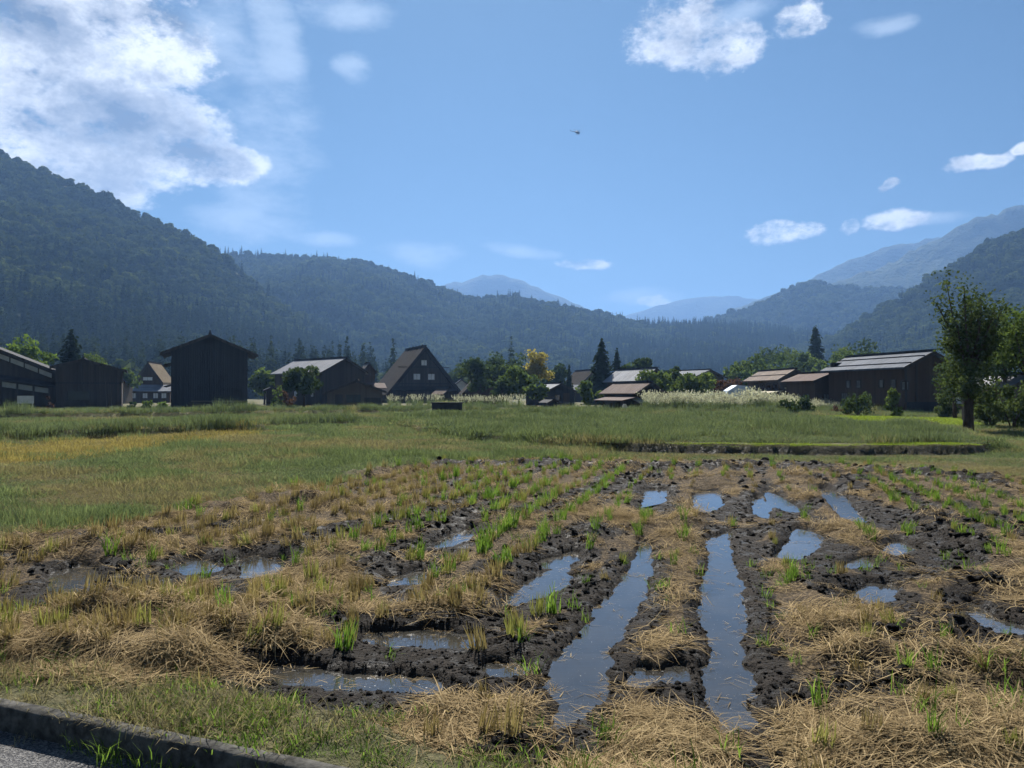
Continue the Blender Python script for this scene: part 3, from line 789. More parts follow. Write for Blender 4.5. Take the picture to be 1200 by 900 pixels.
scatter('gutter_weeds', np.stack([xk, yk, np.full(260, 0.0)], 1)[keep], zrot(n), rng.uniform(.5, 1.25, n), rng.integers(0, 12, n), weed_c, 'weeds sprouting at the foot of the kerb')

# ------------------------------------------------------------------ meadows and old plots
def patchp(seed, n, h, w, lean=(.05, .5), heads=0):
    p = [blades(n, .5, (h * .55, h), w, lean, (.1, .8), seed)]
    return merge(p)
mead = [(*patchp(600 + k, 130, .30, (.008, .016)), 'meadow') for k in range(4)] + [(*patchp(620 + k, 120, .28, (.007, .014), (.1, .8)), 'meadow_brown') for k in range(3)] \
    + [(*patchp(640 + k, 90, .22, (.008, .015), (0, .35)), 'meadow_gold') for k in range(3)] + [(*patchp(660 + k, 120, .40, (.008, .017), (0, .3)), 'meadow_dark') for k in range(4)] \
    + [(*patchp(680 + k, 140, .10, (.008, .016), (.1, .7)), 'lime_grass') for k in range(2)]
mead_c = proto_coll('meadow_proto', mead)
x, y = wedge(30000, 5.5, 78, .78)
xe, ye = wedge(9000, 20, 60, .78)
x = np.concatenate([x, xe]); y = np.concatenate([y, ye])
xl = rng.uniform(4.2, 12.0, 900); yl = np.interp(xl, [3.2, 4.6, 7.5, 11.8], [19.6, 19.3, 19.15, 19.25]) + rng.uniform(.16, .75, 900)
x = np.concatenate([x, xl]); y = np.concatenate([y, yl])
z, mud, grass, til, st, pm, rd, dk, rows = ground(x, y)
U = x / y * F + 600; V = HOR + F * (CAM_Z - .1) / y
nn = fbm(x * .33, y * .33, 3, 71); n_ = len(x); r = rng.random(n_)
gold = ssn(poly_sdf(x, y, [G(-150, 527), G(0, 524), G(180, 512), G(300, 505), G(320, 509), G(230, 523), G(130, 537), G(20, 549), G(-150, 556)]), .6, -.6)
lawn = ssn(poly_sdf(x, y, [(15.5, 33), (23, 36), (30, 50), (24, 56), (15, 44)]), .8, -.8)
lip = ssn(np.abs(rd + .48), .46, .36) * ssn(x, 3.4, 5.0) * ssn(x, 12.6, 11.4) * (y < 21)
inra = rd < -.5
bund = np.zeros(n_)
for P, a, h in BUND: bund = np.maximum(bund, np.exp(-(line_dist(x, y, P) / (a * 1.1)) ** 4))
idx = np.where(r < .28 + 3.0 * (nn - .47) + 1.2 * (fbm(x * 1.3, y * 1.3, 2, 76) - .5), rng.integers(4, 7, n_), rng.integers(0, 4, n_))
idx = np.where(rng.random(n_) < gold * .85, rng.integers(7, 10, n_), idx)
idx = np.where(inra & (rng.random(n_) < .72), rng.integers(10, 14, n_), idx)
idx = np.where((bund > .4) & (rng.random(n_) < .7), rng.integers(10, 14, n_), idx)
idx = np.where((lawn > .4) | (lip > .5), rng.integers(14, 16, n_), idx)
keep = (til < .35) & (mud < .6) & (dk > 1.2) & ~((rd > -.14) & (rd < .14) & (x > 3.3) & (x < 12.5) & (y < 21) & (rng.random(n_) < .5))
hs = np.clip(.42 + .028 * y, .42, 1.5); cl = fbm(x * .9, y * .9, 3, 73); vs = np.clip(.5 + .008 * y, .5, 1.0) * (.34 + 2.4 * np.clip(cl - .28, 0, 1) ** 1.35)
vs = vs * np.where(rng.random(n_) < .06, 1.4, 1.0) * np.where(lip > .5, .55, 1)
hs = np.where(lip > .5, .35, hs)
vs = vs * (1 + 1.0 * bund)
vs = vs * np.where((rd > 0) & (x > 2.2) & (y < 20) & (y > 14), .45, 1.0)
keep &= ~((np.abs(U - 524) < 22) & (y > 44) & (y < 58))
keep &= (bund > .3) | (rng.random(n_) < np.where(gold > .5, .7, np.where(inra, 1.0, .72 + .4 * ssn(cl, .38, .6))))
scl = np.stack([hs, hs, vs * rng.uniform(.75, 1.2, n_)], 1)
scatter('meadow_grass', np.stack([x, y, z - .01], 1)[keep], zrot(int(keep.sum())), scl[keep], idx[keep], mead_c, 'weedy grass and old rice plots beyond the mud')

# ------------------------------------------------------------------ hills and their woods
def icrown(k, leafy, seed):
    """broadleaf crown for the far woods: lumpy core and leaf clumps around it, unit radius"""
    r = np.random.default_rng(seed)
    nl = 9; cen = []
    for _ in range(nl):
        d = r.normal(size=3); d /= np.linalg.norm(d); d[2] = abs(d[2]) * .8 - .15
        cen.append((d * r.uniform(.45, .72), r.uniform(.32, .5)))
    n = leafy; li = r.integers(0, nl, n)
    C = np.array([c[0] for c in cen])[li]; rad = np.array([c[1] for c in cen])[li]
    d = r.normal(size=(n, 3)); d /= np.linalg.norm(d, axis=1)[:, None]
    p = C + d * (rad * r.uniform(.75, 1.05, n))[:, None]
    nr = d + r.normal(size=(n, 3)) * .45; nr /= np.linalg.norm(nr, axis=1)[:, None]
    return quads_at(p, nr, r.uniform(.13, .26, n), r)
def quads_at(p, nr, s, r):
    n = len(p)
    a = np.cross(nr, r.normal(size=(n, 3))); a /= np.linalg.norm(a, axis=1)[:, None] + 1e-9
    b = np.cross(nr, a)
    s = s[:, None]
    j = r.uniform(.6, 1.2, (n, 4, 1))
    v = np.stack([p - a * s * j[:, 0], p - b * s * j[:, 1] * .8, p + a * s * j[:, 2], p + b * s * j[:, 3] * .8], 1).reshape(-1, 3)
    k = np.arange(n) * 4
    return v, np.stack([k, k + 1, k + 2, k + 3], 1), np.repeat(r.random(n), 4)
def cedar(seed, n=420, wid=.20):
    """slender conifer of unit height: whorls of drooping sprays"""
    r = np.random.default_rng(seed)
    h = 1 - r.random(n) ** .6 * .95
    lay = np.floor(h * 22) / 22 + r.normal(0, .02, n); lay = np.clip(lay, .02, .995)
    ph = r.random(n) * 2 * np.pi
    rad = wid * (1 - lay) ** .68 * (.7 + .3 * np.sin(ph * 3 + lay * 40)) * r.uniform(.35, 1.0, n)
    p = np.stack([np.cos(ph) * rad, np.sin(ph) * rad, lay - rad * .45], 1)
    nr = np.stack([np.cos(ph) * .55, np.sin(ph) * .55, np.full(n, .8)], 1) + r.normal(size=(n, 3)) * .35
    nr /= np.linalg.norm(nr, axis=1)[:, None]
    return quads_at(p, nr, r.uniform(.028, .055, n) * (1.3 - .75 * lay), r)
wood_items = [(*icrown(k, 420, 800 + k), 'leaf_forest') for k in range(6)] + [(*cedar(830 + k, 300, .17), 'leaf_cedar') for k in range(4)]
for k in range(6):                                        # seat the crowns on the ground: z from about 0 up
    wood_items[k][0][:, 2] = wood_items[k][0][:, 2] * .85 + .75
wood_c = proto_coll('wood_proto', wood_items)

def hill(name, label, D0, D1, prof, step, mat='hill_floor', amp=.10, seed=0, tree=9.0, back=None, curve=1.0, pad=.95):
    """a slope rising from D0 to a crest at D1 whose skyline was surveyed as prof (px, py)"""
    px = np.array([p[0] for p in prof], float); py = np.array([p[1] for p in prof], float)
    pxX = (px - 600) / F * D1; pz = np.maximum((HOR - py) / F * D1 - tree, 2.0)
    lam = (D1 - D0) * .35
    def zf(x, y):
        v = np.clip((y - D0) / (D1 - D0), 0, 1)
        s = v ** curve
        zr = np.interp(x, pxX, pz)
        spur = (fbm(x / lam + 3.1, y / lam * .6, 4, seed) - .5) * amp * 4 * v * (1 - v) + (fbm(x / lam * 3, y / lam * 3, 3, seed + 9) - .5) * amp * .7 * v * (1 - .8 * v)
        zz_ = zr * (s + spur)
        over = np.clip(y - D1, 0, None)
        return np.maximum(zz_ - over * .35 - 2.0 * (y <= D0), -2.0)
    xa, xb = pxX[0], pxX[-1]
    xs_ = np.arange(xa, xb + step, step); ys_ = np.arange(D0 - step, D1 + (back or (D1 - D0) * .6), step)
    Xh, Yh = np.meshgrid(xs_, ys_); Zh = zf(Xh, Yh)
    ny_, nx_ = Xh.shape; i_ = np.arange(ny_ * nx_).reshape(ny_, nx_)
    q = np.stack([i_[:-1, :-1], i_[:-1, 1:], i_[1:, 1:], i_[1:, :-1]], -1).reshape(-1, 4)
    if mat == 'far_wood':
        Zh = Zh + (fbm(Xh / 22, Yh / 22, 3, seed + 5) - .5) * 22
    tag(obj(name, mesh_np(name, np.stack([Xh.ravel(), Yh.ravel(), Zh.ravel()], 1), q, mat, smooth=True)), label, kind='structure')
    return zf, (xa, xb, D0, D1)
def wood(name, label, zf, ext, cell, rad, con=None, tall=17.0, tmax=.80):
    xa, xb, D0, D1 = ext
    gx, gy = np.meshgrid(np.arange(max(xa, -tmax * D1), min(xb, tmax * D1), cell), np.arange(D0, D1 + cell * 4, cell))
    x = gx.ravel() + rng.uniform(-.5, .5, gx.size) * cell; y = gy.ravel() + rng.uniform(-.5, .5, gx.size) * cell
    k = np.abs(x) < tmax * y; x, y = x[k], y[k]; z = zf(x, y); n = len(x)
    k = z > -2; x, y, z = x[k], y[k], z[k]; n = len(x)
    pc = con(x, y, z) if con else np.full(n, .08)
    isc = rng.random(n) < pc
    s = np.clip(np.exp(rng.normal(0, .25, n)), .5, 1.6) * rad
    big = fbm(x / 60, y / 60, 2, 5); s = s * (.75 + .5 * big)
    hh = rng.uniform(.55, 1.2, n) * tall
    sc3 = np.where(isc[:, None], np.stack([hh, hh, hh], 1), np.stack([s, s, s * rng.uniform(.9, 1.35, n)], 1))
    scatter(name, np.stack([x, y, z - np.where(isc, .5, 1.0)], 1), zrot(n), sc3, np.where(isc, rng.integers(6, 10, n), rng.integers(0, 6, n)), wood_c, label)

zf, e = hill('near_hill', 'steep wooded hillside rising behind the black barn', 235, 720,
             [(-560, -60), (-250, 75), (-100, 130), (0, 172), (60, 198), (120, 222), (200, 258), (260, 292), (330, 350), (400, 400), (460, 442), (520, 462), (600, 470)],
             9, amp=.4, seed=21, curve=.92)
wood('hillside_wood', 'mixed wood covering the steep near hillside', zf, e, 5.7, 4.3,
     lambda x, y, z: np.clip(.95 * ssn(x / y, -.12, -.22) * ssn(z + 34 * (fbm(x / 70, y / 70, 3, 2) - .5), 62, 34) + .3 * ssn(fbm(x / 40, y / 40, 2, 7), .56, .7) * ssn(z, 120, 80), .0, .95), 19.0)
zf, e = hill('middle_ridge', 'long wooded ridge crossing the valley', 620, 1180,
             [(60, 330), (150, 316), (230, 300), (290, 291), (340, 293), (380, 295), (430, 304), (480, 319), (530, 338), (560, 347), (600, 344), (650, 351), (700, 363), (740, 371), (800, 374),
              (870, 378), (940, 386), (1000, 402), (1060, 425), (1150, 450)], 16, amp=.4, seed=33)
wood('ridge_wood', 'wood covering the long ridge across the valley', zf, e, 6.5, 4.9,
     lambda x, y, z: np.clip(.9 * ssn(x / y, .02, .14) * ssn(fbm(x / 150, y / 150, 2, 3), .3, .5) + .35 * ssn(fbm(x / 90, y / 90, 2, 8), .55, .7), .04, .95), 16.0)
zf, e = hill('near_spur', 'wooded slope rising behind the silver roofed barn', 330, 860,
             [(900, 440), (960, 396), (1000, 374), (1050, 347), (1100, 316), (1150, 287), (1200, 263), (1300, 228), (1450, 190), (1650, 160)], 9, amp=.36, seed=45)
wood('spur_wood', 'broadleaf wood covering the slope behind the silver roof', zf, e, 6.3, 4.9, lambda x, y, z: np.clip(.3 * ssn(fbm(x / 50, y / 50, 2, 4), .58, .7), .02, .5), 16.0)
zf, e = hill('valley_spur', 'hazy wooded spur between the steeper slopes', 1120, 1560,
             [(760, 400), (820, 377), (880, 356), (920, 338), (950, 328), (1000, 335), (1060, 333), (1120, 330), (1250, 340)], 22, amp=.14, seed=51)
e = (max(e[0], 200), min(e[1], 1050), e[2], e[3])
wood('valley_spur_wood', 'hazy wood on the spur between the slopes', zf, e, 9.5, 6.6, lambda x, y, z: .25 * ssn(fbm(x / 120, y / 120, 2, 4), .5, .7), 20.0)
hill('high_shoulder', 'bare-looking blue mountain shoulder above the wooded slope', 1500, 2050,
     [(930, 350), (980, 330), (1020, 316), (1060, 299), (1100, 275), (1150, 251), (1200, 240), (1320, 215), (1500, 215)], 16, 'far_wood', .2, 60, 0)
hill('far_shoulder', 'pale far mountain shoulder behind the blue one', 2100, 2700,
     [(860, 360), (940, 330), (1000, 302), (1040, 287), (1080, 281), (1130, 274), (1250, 262)], 22, 'far_wood', .2, 66, 0)
hill('far_peak', 'pale rounded far peak above the long ridge', 2700, 3300,
     [(420, 380), (480, 345), (530, 331), (560, 324), (590, 322), (612, 328), (640, 341), (670, 354), (700, 364), (760, 380), (820, 392)], 30, 'far_wood', .2, 71, 0)
hill('farthest_mountain', 'faintest mountain closing the end of the valley', 3600, 4300,
     [(640, 385), (690, 365), (730, 370), (770, 356), (800, 350), (830, 345), (860, 343), (885, 349), (930, 352), (1000, 345), (1100, 360)], 40, 'far_wood', .2, 77, 0)


# ------------------------------------------------------------------ trees
def crown_mesh(name, w_, h, n, size, mat, seed, lobes=14, shape=0.0, hollow=.55):
    """leaf faces spread through lobes; crown centred on its base centre, z from 0 to h"""
    r = np.random.default_rng(seed)
    C = []; rad = []
    for _ in range(lobes):
        d = r.normal(size=3); d /= np.linalg.norm(d); q = r.uniform(.25, .85)
        zc = .5 + d[2] * q * .45
        sh = 1 - shape * max(0, zc - .35)
        C.append((d[0] * q * w_ / 2 * sh, d[1] * q * w_ / 2 * sh, zc * h)); rad.append(r.uniform(.15, .30) * min(w_, h) * (1 - .4 * q * .5))
    C = np.array(C); rad = np.array(rad)
    li = r.integers(0, lobes, n)
    d = r.normal(size=(n, 3)); d /= np.linalg.norm(d, axis=1)[:, None]; d[:, 2] *= .8
    p = C[li] + d * (rad[li] * (hollow + (1.08 - hollow) * r.random(n)))[:, None]
    nr = d * .6 + r.normal(size=(n, 3)) * .6; nr[:, 2] += .25; nr /= np.linalg.norm(nr, axis=1)[:, None]
    v, q, a = quads_at(p, nr, r.uniform(.6, 1.25, n) * size, r)
    a = np.clip(.55 * a + .45 * np.repeat(r.random(lobes)[li], 4), 0, 1)
    return mesh_np(name, v, q, mat, {'v': a}), C
def tree(name, label, px, D, py_top, w_px, mat, base_h=.28, n=1500, leaf=None, seed=0, group=None, cat='tree', z0=0.03, lobes=14, shape=.0, py_base=None, trunk_r=None):
    x, zt = XZ(px, py_top, D); w_ = w_px / F * D; H = zt - z0
    root = empty(name, (x, D, z0)); rr = random.Random(seed)
    ch = H * (1 - base_h)
    me, C = crown_mesh('crown', w_ * 1.22, ch, int(n * 1.5), leaf or max(.16, w_ * .045), mat, seed, lobes, shape)
    c = obj('crown', me, root); c.location = (0, 0, H * base_h)
    mb = MB(); tr = trunk_r or max(.08, H * .022)
    top = H * (base_h + .35 * (1 - base_h))
    bend = (rr.uniform(-.06, .06) * H, rr.uniform(-.06, .06) * H)
    pts_ = [(0, 0, -.1), (bend[0] * .2, bend[1] * .2, top * .35), (bend[0] * .7, bend[1] * .7, top * .75), (bend[0], bend[1], top)]
    mb.tube(pts_, [tr * 1.3, tr, tr * .8, tr * .45])
    for k in range(min(6, len(C))):
        e_ = C[k * len(C) // 6]; s_ = Vector(pts_[2]) * rr.uniform(.8, 1.05)
        en = Vector((e_[0], e_[1], e_[2] + H * base_h)); mid = s_.lerp(en, .5) + Vector((0, 0, -.03 * H))
        mb.tube([s_, mid, en], [tr * .5, tr * .32, tr * .12], 5)
    mb.build('trunk', 'bark', root, True)
    return tag(root, label, cat, group)
def conifer(name, label, px, D, py_top, w_px, n=1400, seed=0, group=None, z0=0.03, mat='leaf_cedar', low=0.0):
    x, zt = XZ(px, py_top, D); H = zt - z0; w_ = w_px / F * D
    root = empty(name, (x, D, z0))
    v, q, a = cedar(seed, int(n * 1.3), w_ / 2 / H * 1.45)
    obj('crown', mesh_np('crown', v * H, q, mat, {'v': a}), root)
    MB().tube([(0, 0, -.1), (0, 0, H * .5), (0, 0, H * .96)], [H * .022, H * .014, H * .003]).build('trunk', 'bark', root, True)
    return tag(root, label, 'tree', group)
def shrub(name, label, px, D, py_top, w_px, mat, n=500, leaf=None, seed=0, group=None, z0=.03, lobes=9, h_in=None, cat='shrub'):
    x, zt = XZ(px, py_top, D); w_ = w_px / F * D; H = max(zt - z0, .3)
    root = empty(name, (x, D, z0))
    me, C = crown_mesh('foliage', w_, H * 1.05, n, leaf or max(.09, w_ * .05), mat, seed, lobes, 0, .35)
    fo_ = obj('foliage', me, root); fo_.location = (0, 0, -H * .30); fo_.scale = (1, 1, 1.27)
    mb = MB(); rr = random.Random(seed)
    for k in range(4):
        e_ = C[k]; mb.tube([(rr.uniform(-.1, .1), rr.uniform(-.1, .1), -.05), (e_[0] * .5, e_[1] * .5, e_[2] * .5), tuple(e_)], [.035, .025, .01], 5)
    mb.build('stem', 'bark', root)
    return tag(root, label, cat, group)


# ------------------------------------------------------------------ buildings
def window(parent, x0, x1, z0, z1, y, frame='wood_dark', pane='paper_screen', face='front', bars=1):
    """framed window on a wall; face 'front' = wall at local y, looking to -y; 'side' = wall at local x=y, looking to -x"""
    def bx(mb, a0, a1, d0, d1, c0, c1):
        if face == 'front': mb.box(a0, a1, y - d1, y - d0, c0, c1)
        else: mb.box(y - d1, y - d0, a0, a1, c0, c1)
    t = .07
    wp = MB(); bx(wp, x0, x1, -.02, .03, z0, z1)
    wo_ = wp.build('window', pane, parent)
    fr = MB()
    bx(fr, x0 - t, x0, -.03, .07, z0 - t, z1 + t); bx(fr, x1, x1 + t, -.03, .07, z0 - t, z1 + t)
    bx(fr, x0, x1, -.03, .07, z0 - t, z0); bx(fr, x0, x1, -.03, .07, z1, z1 + t)
    for b_ in range(bars):
        xm = x0 + (x1 - x0) * (b_ + 1) / (bars + 1); bx(fr, xm - .025, xm + .025, .031, .05, z0, z1)
    fr.build('window_frame', frame, wo_)
    return wo_

def gable(name, label, D, eave, peak, L, rz=0.0, wall='wood_dark', roof='roof_grey', over=.6, thick=.14, cat='house', right=None, z0=0.0, lean=None,
          ridge='roof_dark', fascia='wood_dark', front_over=None, group=None, wallmat_front=None, bands=0):
    """gabled building: eave/peak = picture points of the near gable's left roof corner (at distance D) and its peak.
    Local frame: x across the gable, y back along the ridge, origin under the middle of the near gable wall."""
    rz = R(rz); c, s = math.cos(rz), math.sin(rz)
    Ax, Az = XZ(*eave, D); k = (peak[0] - 600) / F
    hw = (k * D - Ax) / (c - k * s)
    pz = XZ(peak[0], peak[1], D + hw * s)[1]
    fo = over if front_over is None else front_over
    ox, oy = Ax + hw * c, D + hw * s
    root = empty(name, (ox - s * fo, oy + c * fo, z0), rz)
    he, hp = Az - z0, pz - z0; sl_ = (hp - he) / hw
    rw = hw if right is None else right                 # right half width when the far slope is longer or shorter
    wx0, wx1 = -hw + over, rw - over
    tl = thick
    MB().prism([(wx0, -.15), (wx1, -.15), (wx1, hp - sl_ * wx1 - tl * .9), (0, hp - tl * .9), (wx0, hp + sl_ * wx0 - tl * .9)], 0, L).build('wall', wall, root)
    y0, y1 = -fo, L + fo
    rf = MB().prism([(-hw, he - tl), (-hw, he), (0, hp), (0, hp - tl)], y0, y1)
    rf = rf.build('roof', roof, root)
    e2 = hp - sl_ * rw
    MB().prism([(0.002, hp - tl), (0.002, hp), (rw, e2), (rw, e2 - tl)], y0, y1).build('roof_slope', roof, rf)
    MB().box(-.16, .16, y0 - .05, y1 + .05, hp - .02, hp + .14).build('ridge_cap', ridge, rf)
    fb = MB()
    fb.prism([(-hw - .02, he - tl - .16), (-hw - .02, he - .01), (-.001, hp - .01), (-.001, hp - tl - .16)], y0 - .05, y0 - .003)
    fb.prism([(.001, hp - tl - .16), (.001, hp - .01), (rw + .02, e2 - .01), (rw + .02, e2 - tl - .16)], y0 - .05, y0 - .003)
    fb.build('bargeboard', fascia, root)
    for b_ in range(bands):
        t = (b_ + .6) / (bands + .3); xb = -hw * (1 - t); zb = he + (hp - he) * t
        MB().box(xb - .05, xb + .05, y0 + .05, y1 - .05, zb + .0, zb + .07).build('snow_guard', 'roof_dark', rf)
    tag(root, label, cat, group)
    return root, dict(hw=hw, rw=rw, he=he, hp=hp, sl=sl_, L=L, wx0=wx0, wx1=wx1, fo=fo)
def posts(root, xs_, y_, h, mat='wood_dark', w_=.14):
    for x_ in xs_: MB().box(x_ - w_ / 2, x_ + w_ / 2, y_ - w_ / 2, y_ + w_ / 2, -.1, h).build('post', mat, root)
def pent(root, x0, x1, y0, y1, z0, z1, mat, axis='y', name='pent_roof', t=.09):
    """lean-to roof: axis y = falls towards -y (z0 at y0), axis x = falls towards -x"""
    if axis == 'y': MB().poly([(x0, y0, z0), (x1, y0, z0), (x1, y1, z1), (x0, y1, z1), (x0, y0, z0 - t), (x1, y0, z0 - t), (x1, y1, z1 - t), (x0, y1, z1 - t)],
                              [(0, 1, 2, 3), (7, 6, 5, 4), (0, 4, 5, 1), (1, 5, 6, 2), (2, 6, 7, 3), (3, 7, 4, 0)]).build(name, mat, root)
    else: MB().poly([(x0, y0, z0), (x1, y0, z1), (x1, y1, z1), (x0, y1, z0), (x0, y0, z0 - t), (x1, y0, z1 - t), (x1, y1, z1 - t), (x0, y1, z0 - t)],
                    [(0, 1, 2, 3), (7, 6, 5, 4), (0, 4, 5, 1), (1, 5, 6, 2), (2, 6, 7, 3), (3, 7, 4, 0)]).build(name, mat, root)

# tall black barn
b4, d = gable('tall_barn', 'tall black windowless timber barn with wide gable facing the field', 86, (187, 413), (246, 391), 9.0, 22, 'wood_black', 'roof_dark', 1.15, .2, 'barn', front_over=.7)
MB().box(d['wx0'] + 2.1, d['wx1'] - .25, -.12, -.01, .75, .87).build('shelf_board', 'wood_tan', b4)
MB().box(d['wx0'] + 1.8, d['wx1'] - .05, -.06, -.004, -.1, .7).build('skirting_panel', 'wood_dark', b4)
pent(b4, d['wx0'] - 1.0, d['wx0'] - .01, 1.5, 7.5, 5.0, 5.35, 'roof_dark', 'x'); pent(b4, d['wx0'] - .8, d['wx0'] - .01, 1.0, 8, 2.55, 2.8, 'roof_dark', 'x', 'eave_roof')
MB().box(-.1, .1, -.68, -.5, d['hp'], d['hp'] + .42).build('ridge_ornament', 'roof_dark', b4)
# low dark barn beside it
b2, d = gable('low_barn', 'low dark plank barn with small gable between the two-storey house and black barn', 80, (58, 429), (97, 420), 7.0, 26, 'wood_dark', 'roof_dark', .5, .14, 'barn', right=4.2)
MB().box(-.08, .08, -.5, -.35, d['hp'], d['hp'] + .4).build('ridge_ornament', 'roof_dark', b2)
window(b2, -1.4, .6, 1.0, 1.9, 0, 'wood_black', 'glass_dark', bars=3)
MB().box(.85, 2.2, -.07, -.01, 0, 2.1).build('sliding_door', 'wood_dark', b2)
for k, xx in enumerate((2.3, 2.55, 2.8)): MB().tube([(xx, -.75, -.1), (xx - .15, -.1, 3.0 - .2 * k)], [.035, .03], 5).build('leaning_pole', 'wood_tan', b2)
MB().box(d['wx0'], d['wx1'], -.05, -.006, 2.75, 2.9).build('girt', 'wood_black', b2)
# two-storey house at the edge of the village
b1, d = gable('two_storey_house', 'two-storey dark timber house with white plaster strips under its eaves', 76, (-160, 428), (-48, 391), 9, 24, 'wood_dark', 'roof_dark', 1.0, .18, right=9.6)
xr = d['wx1']; h_ = d['hp'] - d['sl'] * xr
def zroof(x): return d['hp'] - d['sl'] * abs(x)
for k in range(6):
    x0 = .4 + k * 1.32; x1 = x0 + 1.2
    if x1 < xr: MB().poly([(x0, -.03, zroof(x0) - 1.0), (x1, -.03, zroof(x1) - 1.0), (x1, -.03, zroof(x1) - .5), (x0, -.03, zroof(x0) - .5)], [(0, 1, 2, 3)]).build('plaster_strip', 'plaster', b1)
MB().poly([(0, -1.5, 3.9), (xr + 1.0, -1.5, 1.8 + .55), (xr + 1.0, -.0, 2.9 - .2), (0, 0, 4.35), (0, -1.5, 3.75), (xr + 1.0, -1.5, 2.2), (xr + 1, 0, 2.55), (0, 0, 4.2)],
          [(0, 1, 2, 3), (7, 6, 5, 4), (0, 4, 5, 1), (1, 5, 6, 2), (3, 2, 6, 7)]).build('pent_roof', 'roof_dark', b1)
for k in range(5):
    x0 = .6 + k * 1.5; x1 = x0 + 1.3; zz_ = lambda x: 3.75 - (x / (xr + 1)) * 1.55
    if x1 < xr: MB().poly([(x0, -.035, zz_(x0) - .75), (x1, -.035, zz_(x1) - .75), (x1, -.035, zz_(x1) - .2), (x0, -.035, zz_(x0) - .2)], [(0, 1, 2, 3)]).build('plaster_strip', 'plaster', b1)
posts(b1, (.5, 2.0, 3.5, 5.0, 6.5, xr - .1), -.1, 2.4)
o = MB().box(-.8, .8, -.03, .03, 0, .75)
o.box(-.72, -.64, -.03, .03, -.72, 0).box(.64, .72, -.03, .03, -.72, 0)
bx, bz = XZ(30, 473, 73.5); o = o.build('notice_board', 'plaster'); o.location = (bx, 73.5, .72); tag(o, 'white blank board standing before the two-storey house', 'board')
# small thatched house far behind
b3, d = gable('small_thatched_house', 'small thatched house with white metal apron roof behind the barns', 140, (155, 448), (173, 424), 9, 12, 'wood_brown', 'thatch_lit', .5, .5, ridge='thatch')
window(b3, -.9, .7, 4.2, 4.8, 0, bars=1)
pent(b3, -3.6, 4.6, -2.6, -.02, 2.2, 3.4, 'roof_white', 'y', 'apron_roof')
MB().box(-3.2, 4.2, -2.2, -.03, -.1, 2.15).build('porch_wall', 'wood_brown', b3)
for xx in (-2.4, -.4, 1.4, 2.8): window(b3, xx, xx + .8, .9, 1.8, -2.2)
o, d = gable('white_roof_shed', 'little shed with white roof beside the small thatched house', 128, (133, 447), (140, 440), 4, 8, 'wood_tan', 'roof_white', .3, .1, 'shed')
# house with grey roof and its annex
b5, d = gable('grey_roof_house', 'long house with grey metal roof and dark gable beside the thatched farmhouse', 100, (376, 436), (406, 419), 12.0, 47, 'wood_dark', 'roof_grey', .5, .14)
window(b5, 2.0, 2.6, 1.3, 2.2, d['wx0'], face='side'); window(b5, 6.0, 6.8, 1.3, 2.2, d['wx0'], face='side')
MB().box(d['wx0'] - .1, d['wx0'] + .1, .1, .3, -.1, d['he'] - .1).build('corner_post', 'wood_black', b5)
b5b, d = gable('annex_house', 'low annex with pale tan gable wall before the grey-roofed house', 92, (378, 460), (418, 445), 6.0, 10, 'wood_tan', 'roof_dark', .5, .14, right=3.6)
for xx in (-1.2, -.3): window(b5b, xx, xx + .7, .7, 1.5, 0, 'wood_black', 'glass_dark')
MB().box(-2.6, -1.7, -.06, -.005, 0, 1.6).build('door', 'wood_dark', b5b)
MB().box(.9, 2.9, -.06, -.005, .2, 1.2).build('shutter', 'wood_dark', b5b)
o, d = gable('brown_roof_hut', 'small hut with brown curved-looking roof between grey-roofed house and thatched farmhouse', 118, (424, 436), (433, 425), 4, 20, 'wood_brown', 'roof_dark', .3, .2, 'hut')
pent(o, -2.2, 2.4, -2.2, -.02, 2.6, 3.4, 'roof_rust', 'y')
# white-roofed glimpse beyond the black barn
o, d = gable('tin_roof_shed', 'small open shed with pale tin roof beside the black barn', 95, (309, 457), (319, 453), 3, 20, 'wood_dark', 'roof_white', .4, .08, 'shed')

# great thatched farmhouse
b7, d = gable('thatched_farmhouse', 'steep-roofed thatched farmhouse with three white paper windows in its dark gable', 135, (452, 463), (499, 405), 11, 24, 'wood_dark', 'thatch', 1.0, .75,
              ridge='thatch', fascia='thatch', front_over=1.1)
kx = 1.15; h_ = d['hp']
window(b7, -.45 * kx, .45 * kx, h_ * .66, h_ * .66 + .95, 0)
for sx_ in (-1, 1): window(b7, min(sx_ * .75, sx_ * 2.0), max(sx_ * .75, sx_ * 2.0), h_ * .41, h_ * .41 + 1.05, 0)
MB().box(d['wx0'] + .9, d['wx1'] - .9, -.12, -.01, h_ * .33, h_ * .33 + .2).build('girt', 'wood_black', b7)
MB().box(d['wx0'] + 1.6, d['wx1'] - 1.6, -.1, -.01, h_ * .62, h_ * .62 + .14).build('tie_beam', 'wood_black', b7)
pent(b7, d['wx0'] + .2, d['wx1'] - .2, -1.4, -.15, 2.4, 3.1, 'thatch', 'y', 'pent_roof', .25)
for yy in (1.0, 3.0, 5.0, 7.0, 9.0): MB().tube([(-.5, yy, h_ - .7), (0, yy, h_ + .25), (.5, yy, h_ - .7)], [.12, .15, .12], 6).build('ridge_binding', 'thatch', b7)
